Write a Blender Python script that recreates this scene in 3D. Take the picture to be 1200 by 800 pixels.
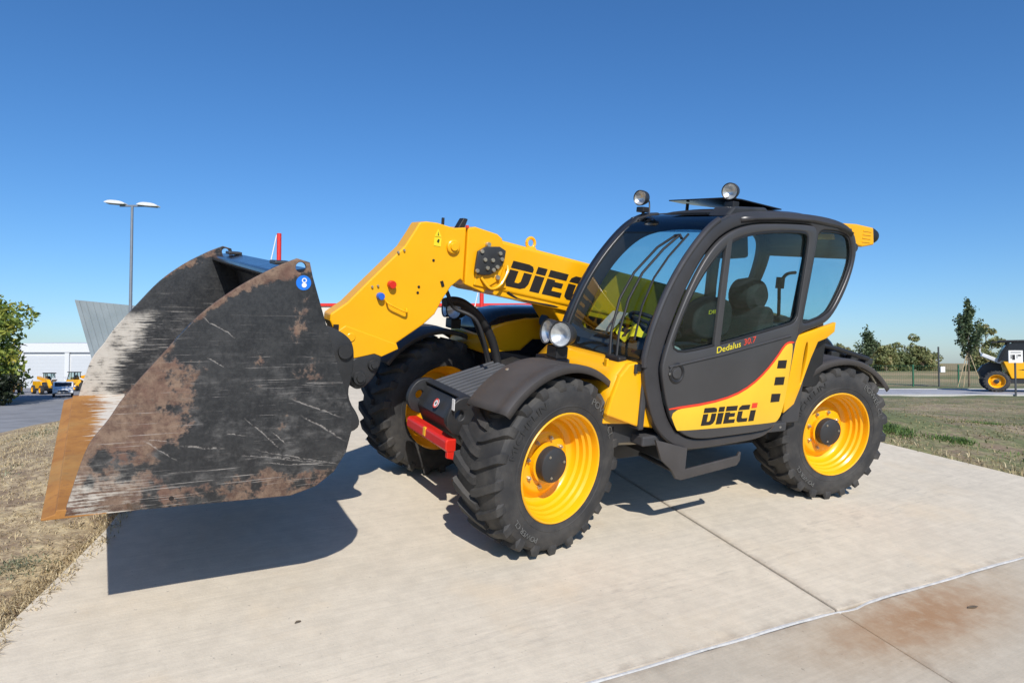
import bpy, bmesh, math, random
import numpy as np
from mathutils import Matrix, Vector, noise as mnoise

for o in list(bpy.data.objects): bpy.data.objects.remove(o)
random.seed(7); RNG = np.random.default_rng(7)
S = bpy.context.scene; C = S.collection
R = math.radians

# ------------------------------------------------------------------ camera, sky, sun, exposure
cam_d = bpy.data.cameras.new('camera'); cam = bpy.data.objects.new('camera', cam_d); C.objects.link(cam)
cam_d.lens = 24.0; cam_d.sensor_width = 36.0; cam_d.clip_start = 0.05; cam_d.clip_end = 6000
cam.location = (0, 0, 1.25); cam.rotation_euler = (R(90 + 1.79), 0, 0)
S.camera = cam

SUN = Vector((0.1525, -0.788, 0.595)).normalized()
sun_el = math.asin(SUN.z); sun_az = math.atan2(SUN.x, SUN.y)
W = bpy.data.worlds.new('World'); S.world = W; W.use_nodes = True
wn = W.node_tree; wn.nodes.clear()
sky = wn.nodes.new('ShaderNodeTexSky'); sky.sky_type = 'NISHITA'; sky.sun_disc = False
sky.sun_elevation = sun_el; sky.sun_rotation = sun_az
sky.air_density = 1.0; sky.dust_density = 0.45; sky.ozone_density = 9.0; sky.altitude = 0
bg = wn.nodes.new('ShaderNodeBackground'); bg.inputs[1].default_value = 0.133
wo = wn.nodes.new('ShaderNodeOutputWorld')
hs = wn.nodes.new('ShaderNodeHueSaturation'); hs.inputs['Saturation'].default_value = 1.09; wn.links.new(sky.outputs[0], hs.inputs['Color']); wn.links.new(hs.outputs[0], bg.inputs[0]); wn.links.new(bg.outputs[0], wo.inputs[0])
sd = bpy.data.lights.new('sun', 'SUN'); so = bpy.data.objects.new('sun', sd); C.objects.link(so)
sd.energy = 5.0; sd.angle = R(0.55); sd.color = (1.0, 0.955, 0.89)
so.rotation_euler = SUN.to_track_quat('Z', 'Y').to_euler(); so.location = (0, -20, 30)
S.view_settings.view_transform = 'Standard'; S.view_settings.look = 'None'
S.view_settings.exposure = 0.0; S.view_settings.gamma = 1.0; S.view_settings.use_curve_mapping = False
S.render.engine = 'CYCLES'

# ------------------------------------------------------------------ node helpers
class NT:
    def __init__(s, name):
        s.m = bpy.data.materials.new(name); s.m.use_nodes = True; s.t = s.m.node_tree
        s.b = s.t.nodes['Principled BSDF']; s.out = s.t.nodes['Material Output']
        s.tc = s.t.nodes.new('ShaderNodeTexCoord'); s.P = s.tc.outputs['Object']
    def put(s, sock, v):
        if isinstance(v, (int, float)): sock.default_value = v
        elif isinstance(v, tuple): sock.default_value = v if len(v) == len(sock.default_value) else (*v, 1)
        else: s.t.links.new(v, sock)
    def m_(s, op, a, b=0.0, clamp=False):
        n = s.t.nodes.new('ShaderNodeMath'); n.operation = op; n.use_clamp = clamp
        s.put(n.inputs[0], a); s.put(n.inputs[1], b); return n.outputs[0]
    def add(s, *a):
        r = a[0]
        for q in a[1:]: r = s.m_('ADD', r, q)
        return r
    def mul(s, *a):
        r = a[0]
        for q in a[1:]: r = s.m_('MULTIPLY', r, q)
        return r
    def st(s, v, lo, hi):      # smoothstep
        n = s.t.nodes.new('ShaderNodeMapRange'); n.interpolation_type = 'SMOOTHSTEP'
        if lo > hi:
            n.inputs[3].default_value = 1; n.inputs[4].default_value = 0; lo, hi = hi, lo
        n.inputs[1].default_value = lo; n.inputs[2].default_value = hi
        s.put(n.inputs[0], v); return n.outputs[0]
    def mix(s, f, a, b):
        n = s.t.nodes.new('ShaderNodeMix'); n.data_type = 'RGBA'
        s.put(n.inputs[0], f); s.put(n.inputs[6], a); s.put(n.inputs[7], b); return n.outputs[2]
    def mp(s, scale=(1, 1, 1), rot=(0, 0, 0), loc=(0, 0, 0), vec=None):
        n = s.t.nodes.new('ShaderNodeMapping'); s.t.links.new(vec or s.P, n.inputs[0])
        n.inputs[1].default_value = loc; n.inputs[2].default_value = rot; n.inputs[3].default_value = scale
        return n.outputs[0]
    def noise(s, scale, detail=4, rough=.55, vec=None, dist=0):
        n = s.t.nodes.new('ShaderNodeTexNoise'); s.t.links.new(vec or s.P, n.inputs['Vector'])
        n.inputs['Scale'].default_value = scale; n.inputs['Detail'].default_value = detail
        n.inputs['Roughness'].default_value = rough; n.inputs['Distortion'].default_value = dist
        return n.outputs[0]
    def vor(s, scale, vec=None, out=0):
        n = s.t.nodes.new('ShaderNodeTexVoronoi'); s.t.links.new(vec or s.P, n.inputs['Vector'])
        n.inputs['Scale'].default_value = scale; return n.outputs[out]
    def xyz(s):
        n = s.t.nodes.new('ShaderNodeSeparateXYZ'); s.t.links.new(s.P, n.inputs[0]); return n.outputs
    def bump(s, h, strength=.3, dist=.01):
        n = s.t.nodes.new('ShaderNodeBump'); n.inputs['Strength'].default_value = strength
        n.inputs['Distance'].default_value = dist; s.put(n.inputs['Height'], h)
        s.t.links.new(n.outputs[0], s.b.inputs['Normal'])
    def col(s, v): s.put(s.b.inputs['Base Color'], v)
    def rough(s, v): s.put(s.b.inputs['Roughness'], v)

MT = {}
def simple(name, c, rough=.5, metal=0, vary=.12, scale=6, coat=0, bump=0, bscale=60, spec=.5):
    n = NT(name); f = n.noise(scale, 5, .6)
    d = tuple(x * (1 - vary) for x in c); u = tuple(min(1, x * (1 + vary)) for x in c)
    n.col(n.mix(n.st(f, .3, .7), d, u)); g = n.noise(scale * 3, 3)
    n.rough(n.add(n.mul(g, .16), rough - .08)); n.b.inputs['Metallic'].default_value = metal
    n.b.inputs['Coat Weight'].default_value = coat; n.b.inputs['Coat Roughness'].default_value = .08
    n.b.inputs['Specular IOR Level'].default_value = spec
    if bump: n.bump(n.noise(bscale, 3), bump, .004)
    MT[name] = n.m; return n.m

simple('yellow', (.86, .415, .005), .32, vary=.03, scale=3, coat=.25)
simple('rim_yellow', (.86, .41, .004), .34, vary=.03, scale=5, coat=.2)
simple('decal_yellow', (.80, .47, .03), .4, vary=.03)
simple('lime', (.75, .62, .02), .5, vary=.03)
simple('cabgrey', (.040, .0385, .041), .34, vary=.10, scale=5, bump=.04, bscale=250)
simple('doorgrey', (.050, .0485, .049), .42, vary=.08, scale=3, bump=.04, bscale=250)
simple('fender', (.055, .050, .048), .62, vary=.14, scale=4, bump=.15, bscale=220)
simple('rib', (.085, .088, .094), .40, vary=.1)
simple('black', (.014, .014, .015), .5, vary=.15)
simple('blackgloss', (.012, .014, .02), .16, vary=.1)
simple('frame', (.028, .029, .031), .48, vary=.25, scale=5, bump=.06)
simple('rubberhose', (.016, .016, .017), .55, vary=.2)
simple('steel', (.45, .44, .42), .32, metal=.9, vary=.15)
simple('mirrorwhite', (.72, .72, .70), .30, metal=.65, vary=.10, scale=40)
simple('zinc', (.55, .5, .4), .38, metal=.8, vary=.2)
simple('red', (.62, .022, .012), .38, vary=.06, coat=.2)
simple('decal_red', (.70, .05, .02), .45, vary=.03)
simple('blue', (.02, .12, .55), .4, vary=.05)
simple('stickerblue', (.01, .17, .68), .45, vary=.05)
simple('stickerwhite', (.75, .75, .75), .5, vary=.04)
simple('decal_black', (.016, .013, .012), .45, vary=.1)
simple('seatcloth', (.018, .018, .019), .85, vary=.25, scale=14)
simple('interior', (.045, .045, .047), .7, vary=.15)
simple('interior_pale', (.30, .31, .29), .7, vary=.1)
simple('letterpale', (.105, .105, .10), .75, vary=.25, scale=30)
simple('letterdark', (.030, .030, .030), .55, vary=.1)
simple('white_paint', (.74, .74, .72), .5, vary=.04)
simple('carwhite', (.78, .79, .80), .25, vary=.02, coat=.4)
simple('cream', (.62, .57, .48), .8, vary=.05, scale=.6)
simple('lampgrey', (.20, .22, .25), .45, metal=.3, vary=.06)
simple('lamphead', (.62, .63, .63), .4, vary=.05)
simple('fencegreen', (.015, .11, .055), .5, vary=.15)
simple('bark', (.13, .10, .07), .9, vary=.35, scale=9, bump=.5, bscale=30)
simple('stakewood', (.42, .33, .2), .85, vary=.2, scale=8)
simple('sealant', (.47, .465, .45), .8, vary=.14, scale=25, bump=.4, bscale=70)
simple('darkrail', (.05, .055, .06), .5)

def tyre_mat():
    n = NT('tyre'); f = n.noise(7, 6, .65); g = n.noise(55, 3)
    n.col(n.mix(n.st(f, .35, .72), (.024, .024, .025), (.060, .056, .051)))
    n.rough(n.add(.62, n.mul(g, .2))); n.bump(n.add(g, n.mul(n.noise(240, 2), .5)), .18, .004); MT['tyre'] = n.m
tyre_mat()

def glass_mat(name, tint, refl=1.0, rough=.0):
    n = NT(name); t = n.t; t.nodes.remove(n.b)
    tr = t.nodes.new('ShaderNodeBsdfTransparent'); tr.inputs[0].default_value = (*tint, 1)
    gl = t.nodes.new('ShaderNodeBsdfGlossy'); gl.inputs['Roughness'].default_value = rough + .005
    lw = t.nodes.new('ShaderNodeLayerWeight'); lw.inputs[0].default_value = .5; fr = n.add(.045, n.mul(n.m_('POWER', lw.outputs['Facing'], 4.0), .8))
    mx = t.nodes.new('ShaderNodeMixShader'); t.links.new(n.mul(fr, refl), mx.inputs[0])
    t.links.new(tr.outputs[0], mx.inputs[1]); t.links.new(gl.outputs[0], mx.inputs[2]); t.links.new(mx.outputs[0], n.out.inputs[0])
    MT[name] = n.m
glass_mat('glass', (.815, .925, .925), 1.2); glass_mat('screen', (.78, .85, .83), 1.1); glass_mat('roofglass', (.22, .32, .42), 1.0); glass_mat('lens', (.95, .96, .97), .6)

def bucket_mat(name, rust_bias, white_lo, white_hi, white_z, inner=False):
    n = NT(name); x, y, z = n.xyz()
    n1 = n.noise(3.2, 8, .62, dist=.4); n2 = n.noise(15, 6, .65)
    r = n.m_('SQRT', n.add(n.m_('POWER', n.m_('SUBTRACT', x, 2.35), 2), n.m_('POWER', n.m_('SUBTRACT', z, .45), 2)))
    edge = n.st(r, 1.035, 1.085); low = n.st(z, .76, .60); front = n.st(x, 2.95, 3.42)
    bl = n.m_('SQRT', n.add(n.m_('POWER', n.m_('SUBTRACT', x, 3.17), 2), n.m_('POWER', n.m_('SUBTRACT', z, .96), 2)))
    blob = 0.0 if inner else n.st(bl, .30, .06)
    k = n.add(n.mul(n1, .62), n.mul(n2, .34), n.mul(edge, .14), n.mul(low, .115), n.mul(blob, .155), rust_bias)
    rust = n.st(n.add(k, n.mul(n.noise(42, 5, .7), .12)), .60, .655)
    n3 = n.noise(60, 4, .7)
    def lines(sx, sz, ang, lo, hi, seed): return n.st(n.noise(2.0, 6, .66, vec=n.mp((sx, sx, sz), rot=(0, R(ang), 0), loc=(seed, 0, seed))), lo, hi)
    ls = n.m_('MAXIMUM', n.mul(lines(1.0, 70, 5, .61, .66, 1), 1.0), n.m_('MAXIMUM', lines(1.3, 85, -18, .635, .68, 4), n.m_('MAXIMUM', lines(1.0, 60, 28, .645, .69, 9), n.mul(lines(2.5, 110, 74, .68, .71, 13), .7))))
    scr = n.mul(ls, n.st(n.add(n1, n.mul(n2, .3), n.mul(low, .20)), .52, .74), n.st(z, 1.42, .95))
    # the long gouges one can see on the side plate
    for (ax, az, bx_, bz_, wd_) in [] if inner else [(3.077, .796, 2.901, .769, .007), (2.849, .899, 2.687, .738, .004), (2.818, .758, 2.41, .65, .004), (2.795, .728, 2.481, .666, .0035), (2.681, .959, 2.43, .859, .005), (2.636, .897, 2.414, .753, .006), (3.203, .829, 3.071, .733, .0045), (3.19, .825, 3.08, .815, .0035), (3.007, 1.293, 2.874, 1.201, .004), (2.912, .829, 2.826, .816, .004), (3.053, 1.346, 3.04, 1.274, .0035), (2.738, .831, 2.675, .762, .003), (2.985, 1.135, 2.916, 1.089, .004), (2.80, .70, 2.45, .655, .003), (2.90, .745, 2.55, .69, .0025)]:
        dx, dz = bx_ - ax, bz_ - az; L = math.hypot(dx, dz); dx /= L; dz /= L
        px, pz = n.m_('SUBTRACT', x, ax), n.m_('SUBTRACT', z, az)
        t_ = n.add(n.mul(px, dx), n.mul(pz, dz)); q = n.add(n.mul(px, -dz), n.mul(pz, dx), n.mul(n.m_('SUBTRACT', n2, .5), .035))
        g_ = n.mul(n.st(n.m_('ABSOLUTE', q), wd_ * .8, wd_ * .1), n.st(t_, 0, L * .25), n.st(t_, L, L * .7), n.st(n.add(n.mul(n3, .6), n.mul(n2, .4)), .38, .56), .85)
        scr = n.m_('MAXIMUM', scr, g_)
    wv = n.noise(2.2, 10, .72, vec=n.mp((3.4, 3.4, 58), rot=(0, R(5), 0)))
    if inner:
        wm = n.mul(n.st(n.add(r, n.mul(wv, .42), n.mul(n1, .22)), 1.21, 1.27), n.st(n.add(z, n.mul(n1, .3)), white_z + .19, white_z + .09), n.st(n.add(n.mul(wv, .7), n.mul(n2, .45)), .44, .56))
    else:
        wm = n.mul(n.st(n.add(x, n.mul(wv, .34), n.mul(n2, .12)), white_lo + .18, white_hi + .22), n.st(n.add(z, n.mul(n1, .25)), white_z + .15, white_z), n.st(n.add(n.mul(wv, .8), n.mul(n2, .4)), .56, .66))
    dark = n.mix(n.st(n.add(n.mul(n2, .6), n.mul(n3, .4)), .35, .65), (.017, .018, .020), (.036, .037, .038))
    smear = n.mul(n.st(n.noise(5, 8, .7, vec=n.mp((1, 1, 3), loc=(3, 0, 1))), .46, .66), n.st(n2, .36, .62), n.st(z, 1.30, .85)); dark = n.mix(n.mul(smear, .75), dark, (.135, .13, .125))
    rc = n.mix(n.st(n.add(n.mul(n.noise(20, 7, .75), .7), n.mul(n3, .3)), .36, .64), (.085, .047, .034), (.215, .145, .10))
    rc = n.mix(n.mul(n.st(n.noise(7, 6, .6), .5, .66), .6), rc, (.13, .065, .048))
    c = n.mix(rust, dark, rc); c = n.mix(n.mul(n.st(n.add(n.mul(n3, .5), n.mul(n2, .5)), .57, .66), rust, .5), c, (.05, .045, .042))
    c = n.mix(n.mul(scr, .60), c, (.44, .40, .36)); c = n.mix(n.mul(wm, .80), c, n.mix(n2, (.42, .38, .32), (.68, .64, .57)))
    n.col(c); n.rough(n.add(.40, n.mul(n.m_('MAXIMUM', rust, wm), .42)))
    n.bump(n.add(n.mul(rust, .5), n.mul(wm, .8), n.mul(n2, .4), n.mul(n3, .3), n.mul(scr, -.5)), .4, .004); MT[name] = n.m
bucket_mat('bucket_outer', -.005, 3.20, 3.36, .74)
bucket_mat('bucket_inner', -.06, 3.10, 3.24, 1.06, True)
def blade_mat():
    n = NT('blade'); x, y, z = n.xyz(); f = n.noise(5, 7, .65); g = n.noise(30, 5, .7)
    c = n.mix(n.st(f, .3, .7), (.30, .125, .026), (.43, .20, .045)); c = n.mix(n.mul(n.st(g, .50, .70), .55), c, (.19, .08, .035)); c = n.mix(n.mul(n.st(n.noise(2.2, 6, .6), .48, .7), .5), c, (.33, .22, .08))
    wv = n.noise(2.4, 7, .62, vec=n.mp((4, 20, 4)))
    w = n.mul(n.st(n.add(n.mul(x, -1), n.mul(wv, .42), n.mul(f, .10)), -3.10, -3.04), n.st(wv, .34, .46))
    n.col(n.mix(w, c, (.62, .57, .49))); n.rough(.72); n.bump(n.add(f, g, w), .35, .004); MT['blade'] = n.m
blade_mat()

def concrete_mat(name, base, stain=False):
    n = NT(name); x, y, z = n.xyz(); a = n.noise(.9, 6, .6); b = n.noise(9, 6, .7); c = n.noise(90, 3, .6)
    br = n.noise(1.0, 6, .7, vec=n.mp((1.6, 48, 1), rot=(0, 0, R(4))))
    f = n.add(n.mul(a, .26), n.mul(b, .36), n.mul(br, .26), n.mul(c, .12))
    lo = tuple(q * .84 for q in base); hi = tuple(q * 1.10 for q in base)
    col = n.mix(n.st(f, .36, .64), lo, hi)
    pale = n.mul(n.st(n.noise(1.3, 5, .6), .50, .75), .40); col = n.mix(pale, col, (base[0] * 1.08, base[1] * .96, base[2] * .80))
    specks = n.st(n.noise(46, 2, .5), .70, .76); col = n.mix(n.mul(specks, .5), col, (.16, .14, .12))
    # grime washed along the two joints
    dj = n.m_('ABSOLUTE', n.m_('SUBTRACT', x, n.add(n.mul(y, .159), -.0516))); j1 = n.mul(n.st(n.add(dj, n.mul(b, .10)), .10, .03), .55)
    dk = n.m_('ABSOLUTE', n.m_('SUBTRACT', y, n.add(n.mul(x, -.044), 1.954))); j2 = n.mul(n.st(n.add(dk, n.mul(b, .16)), .15, .05), .50)
    col = n.mix(n.m_('MAXIMUM', j1, j2), col, (.25, .20, .15))
    # faint tyre rubber
    tr = n.mul(n.st(n.m_('ABSOLUTE', n.m_('SUBTRACT', y, n.add(n.mul(x, .10), 1.30))), .17, .10), n.st(n.noise(5, 6, .7, vec=n.mp((1, 6, 1))), .50, .70)); col = n.mix(n.mul(tr, .28), col, (.20, .18, .16))
    if stain:   # a rust-brown spill near the joint crossing
        u = n.m_('SUBTRACT', x, -.10); v = n.m_('SUBTRACT', y, 2.16)
        d = n.m_('SQRT', n.add(n.m_('POWER', n.mul(u, 1.5), 2), n.m_('POWER', n.mul(v, 5.0), 2)))
        s = n.mul(n.st(n.add(d, n.mul(b, 1.3), n.mul(a, .6)), 2.1, 1.0), n.st(n.noise(14, 6, .7), .22, .55)); col = n.mix(n.mul(s, .95), col, (.25, .115, .06))
        s2 = n.st(n.add(d, n.mul(a, 1.6), n.mul(b, .6)), 3.0, 1.3); col = n.mix(n.mul(s2, .6), col, (.36, .23, .12))
    n.col(col); n.rough(.86); n.bump(n.add(c, n.mul(b, .5), n.mul(br, .6)), .22, .006); MT[name] = n.m
concrete_mat('concrete', (.585, .515, .405)); concrete_mat('concrete_apron', (.47, .41, .32), True)

def ground_mat():
    n = NT('ground'); x, y, z = n.xyz()
    a = n.noise(.35, 6, .6); b = n.noise(2.4, 7, .7); c = n.noise(16, 5, .7); d = n.noise(.06, 4)
    straw = n.mix(n.st(c, .3, .7), (.34, .25, .14), (.60, .48, .29))
    soil = n.mix(n.st(b, .4, .65), (.22, .155, .10), (.36, .27, .17))
    green = n.mix(n.st(c, .3, .7), (.045, .075, .018), (.13, .16, .045))
    near = n.mix(n.st(n.add(n.mul(b, .6), n.mul(c, .4)), .42, .6), soil, straw)
    g = n.st(n.add(n.mul(a, .45), n.mul(b, .55)), .41, .58)
    right = n.st(x, 1, 5)
    near = n.mix(n.mul(g, n.add(n.mul(right, .78), .10)), near, green)
    strip = n.mul(n.st(y, 23.5, 25.2), n.st(y, 37.5, 35)); near = n.mix(n.mul(strip, n.st(b, .3, .5), .75), near, (.085, .12, .035))
    meadow = n.mul(n.st(y, 37, 52), right); mc = n.mix(n.st(n.add(n.mul(a, .5), n.mul(d, .5)), .4, .6), (.17, .16, .06), (.40, .29, .155))
    near = n.mix(meadow, near, mc)
    lawn = n.mul(n.st(x, -9, -13), n.st(y, 12, 18)); near = n.mix(lawn, near, n.mix(n.st(b, .3, .7), (.05, .12, .02), (.12, .21, .04)))
    n.col(near); n.rough(.95); n.bump(n.add(c, b), .6, .03); MT['ground'] = n.m
ground_mat()
def road_mat(name, base):
    n = NT(name); b = n.noise(.6, 6, .65); c = n.noise(40, 3)
    n.col(n.mix(n.st(n.add(n.mul(b, .7), n.mul(c, .3)), .35, .65), tuple(q * .8 for q in base), tuple(q * 1.15 for q in base)))
    n.rough(.9); n.bump(c, .3, .006); MT[name] = n.m
road_mat('road', (.34, .34, .36)); road_mat('asphalt', (.24, .24, .245)); road_mat('kerbstone', (.42, .41, .38))
def leaf_mat(name, c1, c2, c3):
    n = NT(name); g = n.t.nodes.new('ShaderNodeNewGeometry')
    a = n.mix(g.outputs['Random Per Island'], c1, c2); a = n.mix(n.st(n.noise(.9, 3), .5, .72), a, c3)
    n.col(a); n.rough(.6); n.b.inputs['Transmission Weight'].default_value = 0
    tl = n.t.nodes.new('ShaderNodeBsdfTranslucent'); n.t.links.new(a, tl.inputs[0])
    mx = n.t.nodes.new('ShaderNodeMixShader'); mx.inputs[0].default_value = .28
    n.t.links.new(n.b.outputs[0], mx.inputs[1]); n.t.links.new(tl.outputs[0], mx.inputs[2]); n.t.links.new(mx.outputs[0], n.out.inputs[0])
    MT[name] = n.m
leaf_mat('leaf_maple', (.10, .16, .02), (.32, .36, .06), (.46, .37, .06))
leaf_mat('leaf_young', (.05, .085, .04), (.12, .16, .07), (.09, .12, .05))
leaf_mat('leaf_bush', (.15, .18, .065), (.28, .29, .12), (.36, .27, .13))
leaf_mat('leaf_bush_dark', (.10, .14, .05), (.19, .22, .085), (.25, .22, .09))
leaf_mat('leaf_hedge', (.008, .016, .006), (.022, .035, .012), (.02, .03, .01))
leaf_mat('blade_dry', (.40, .30, .16), (.72, .60, .37), (.55, .43, .24))
leaf_mat('blade_mixed', (.20, .17, .075), (.46, .37, .20), (.17, .18, .06))
leaf_mat('blade_green', (.07, .14, .03), (.20, .29, .08), (.17, .21, .06))
leaf_mat('blade_thistle', (.17, .19, .10), (.34, .35, .22), (.26, .26, .14))
def cladding_mat():
    n = NT('cladding'); n.col(n.mix(n.st(n.noise(.5, 4), .3, .7), (.27, .31, .33), (.34, .38, .40))); n.rough(.45); n.b.inputs['Metallic'].default_value = .3; MT['cladding'] = n.m
cladding_mat()

# ------------------------------------------------------------------ mesh helpers
def finish(o, smooth, bevel, seg=2):
    if smooth:
        me = o.data
        me.shade_smooth(); me.set_sharp_from_angle(angle=R(smooth if smooth > 1 else 35))
    if bevel:
        b = o.modifiers.new('bevel', 'BEVEL'); b.width = bevel; b.segments = seg; b.limit_method = 'ANGLE'; b.angle_limit = R(40)
    return o
def link(name, me, mat, parent):
    o = bpy.data.objects.new(name, me); C.objects.link(o)
    if mat: me.materials.append(MT[mat] if isinstance(mat, str) else mat)
    if parent: o.parent = parent
    return o
class MB:
    def __init__(s): s.v = []; s.f = []
    def raw(s, v, f):
        k = len(s.v); s.v += [tuple(q) for q in v]; s.f += [tuple(i + k for i in q) for q in f]; return s
    def box(s, x0, x1, y0, y1, z0, z1, mat=None):
        v = [(x, y, z) for x in (x0, x1) for y in (y0, y1) for z in (z0, z1)]
        if mat: v = [mat @ Vector(q) for q in v]
        return s.raw(v, [(0, 1, 3, 2), (4, 6, 7, 5), (0, 4, 5, 1), (2, 3, 7, 6), (0, 2, 6, 4), (1, 5, 7, 3)])
    def prism(s, poly, a0, a1, axis=1, mp=None):
        n = len(poly)
        def P(u, v, w):
            if mp: return mp(u, v, w)
            return [(w, u, v), (u, w, v), (u, v, w)][axis]
        v = [P(u, q, a0) for u, q in poly] + [P(u, q, a1) for u, q in poly]
        f = [tuple(range(n - 1, -1, -1)), tuple(range(n, 2 * n))] + [(i, (i + 1) % n, n + (i + 1) % n, n + i) for i in range(n)]
        return s.raw(v, f)
    def tube(s, pts, r, n=10, caps=True):
        pts = [Vector(p) for p in pts]; rs = r if isinstance(r, (list, tuple)) else [r] * len(pts)
        v = []; f = []; up = None
        for i, p in enumerate(pts):
            d = (pts[min(i + 1, len(pts) - 1)] - pts[max(i - 1, 0)]).normalized()
            if up is None: up = d.orthogonal().normalized()
            up = (up - d * up.dot(d)).normalized(); sd_ = d.cross(up)
            for k in range(n):
                a = 2 * math.pi * k / n; v.append(p + (up * math.cos(a) + sd_ * math.sin(a)) * rs[i])
        for i in range(len(pts) - 1):
            for k in range(n):
                f.append((i * n + k, i * n + (k + 1) % n, (i + 1) * n + (k + 1) % n, (i + 1) * n + k))
        if caps: f += [tuple(range(n - 1, -1, -1)), tuple(range((len(pts) - 1) * n, len(pts) * n))]
        return s.raw(v, f)
    def cyl(s, a, b, r, n=16): return s.tube([a, b], r, n)
    def lathe(s, prof, n=48, o=(0, 0, 0), axis=(0, 1, 0), closed=False):
        ax = Vector(axis).normalized(); e1 = ax.orthogonal().normalized(); e2 = ax.cross(e1); o = Vector(o)
        v = []; m = len(prof)
        for k in range(n):
            a = 2 * math.pi * k / n; d = e1 * math.cos(a) + e2 * math.sin(a)
            for (r, h) in prof: v.append(o + ax * h + d * r)
        f = []
        for k in range(n):
            for i in range(m if closed else m - 1):
                j = (i + 1) % m; k2 = (k + 1) % n
                f.append((k * m + i, k2 * m + i, k2 * m + j, k * m + j))
        return s.raw(v, f)
    def sheet(s, rows):
        n = len(rows[0]); v = [q for r in rows for q in r]; f = []
        for i in range(len(rows) - 1):
            for k in range(n - 1): f.append((i * n + k, i * n + k + 1, (i + 1) * n + k + 1, (i + 1) * n + k))
        return s.raw(v, f)
    def mesh(s, name='m', fix=True):
        me = bpy.data.meshes.new(name); me.from_pydata([tuple(q) for q in s.v], [], s.f)
        if fix:
            b = bmesh.new(); b.from_mesh(me); bmesh.ops.remove_doubles(b, verts=b.verts, dist=1e-6); bmesh.ops.recalc_face_normals(b, faces=b.faces); b.to_mesh(me); b.free()
        me.update(); return me
    def build(s, name, mat, parent=None, smooth=0, bevel=0, seg=2, solid=0):
        o = link(name, s.mesh(name), mat, parent); finish(o, smooth, 0)
        if solid:
            m = o.modifiers.new('solid', 'SOLIDIFY'); m.thickness = solid; m.offset = 0
        return finish(o, 0, bevel, seg)
def chaikin(p, it=2, closed=True):
    p = [tuple(q) for q in p]
    for _ in range(it):
        o = []; n = len(p)
        for i in range(n if closed else n - 1):
            a = p[i]; b = p[(i + 1) % n]
            o += [tuple(a[k] * .75 + b[k] * .25 for k in range(len(a))), tuple(a[k] * .25 + b[k] * .75 for k in range(len(a)))]
        if not closed: o = [p[0]] + o + [p[-1]]
        p = o
    return p
def catmull(pts, n=6):
    pts = [Vector(p) for p in pts]; o = []
    for i in range(len(pts) - 1):
        a = pts[max(i - 1, 0)]; b = pts[i]; c = pts[i + 1]; d = pts[min(i + 2, len(pts) - 1)]
        for k in range(n):
            t = k / n; o.append(.5 * ((2 * b) + (c - a) * t + (2 * a - 5 * b + 4 * c - d) * t * t + (3 * b - a - 3 * c + d) * t ** 3))
    return o + [pts[-1]]
def plate_mesh(loops, th, bev, mp):
    """flat sheet with holes and rounded edges; mp(u, v, w) maps plate space to the thing"""
    cu = bpy.data.curves.new('p', 'CURVE'); cu.dimensions = '2D'; cu.fill_mode = 'BOTH'
    for lp in loops:
        sp = cu.splines.new('POLY'); sp.points.add(len(lp) - 1); sp.use_cyclic_u = True
        for q, (u, v) in zip(sp.points, lp): q.co = (u, v, 0, 1)
    cu.extrude = max(th / 2 - bev, .0002); cu.bevel_depth = bev; cu.bevel_resolution = 2; cu.offset = -bev
    o = bpy.data.objects.new('p', cu); C.objects.link(o); bpy.context.view_layer.update()
    me = bpy.data.meshes.new_from_object(o.evaluated_get(bpy.context.evaluated_depsgraph_get()))
    bpy.data.objects.remove(o); bpy.data.curves.remove(cu)
    for v in me.vertices: v.co = mp(*v.co)
    b = bmesh.new(); b.from_mesh(me); bmesh.ops.remove_doubles(b, verts=b.verts, dist=1e-5); bmesh.ops.recalc_face_normals(b, faces=b.faces); b.to_mesh(me); b.free()
    return me
def plate(name, loops, th, mat, parent, mp, bev=.004, smooth=40):
    o = link(name, plate_mesh(loops, th, bev, mp), mat, parent); return finish(o, smooth, 0)
def text_mesh(s, size, extrude=.0006):
    cu = bpy.data.curves.new('t', 'FONT'); cu.body = s; cu.size = size; cu.extrude = extrude; cu.align_x = 'LEFT'; cu.resolution_u = 3
    o = bpy.data.objects.new('t', cu); C.objects.link(o); bpy.context.view_layer.update()
    me = bpy.data.meshes.new_from_object(o.evaluated_get(bpy.context.evaluated_depsgraph_get()))
    bpy.data.objects.remove(o); bpy.data.curves.remove(cu); return me
def tag(o, label, cat, group=None):
    o['label'] = label; o['category'] = cat
    if group: o['group'] = group
    return o
def struct(o): o['kind'] = 'structure'; return o
def stuff(o): o['kind'] = 'stuff'; return o
def thing(name, label, cat, loc=(0, 0, 0), rz=0, group=None):
    o = bpy.data.objects.new(name, None); C.objects.link(o); o.empty_display_size = .3
    o.location = loc; o.rotation_euler = (0, 0, rz); return tag(o, label, cat, group)
def circle(cx, cy, r, n=20): return [(cx + r * math.cos(2 * math.pi * k / n), cy + r * math.sin(2 * math.pi * k / n)) for k in range(n)]

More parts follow.
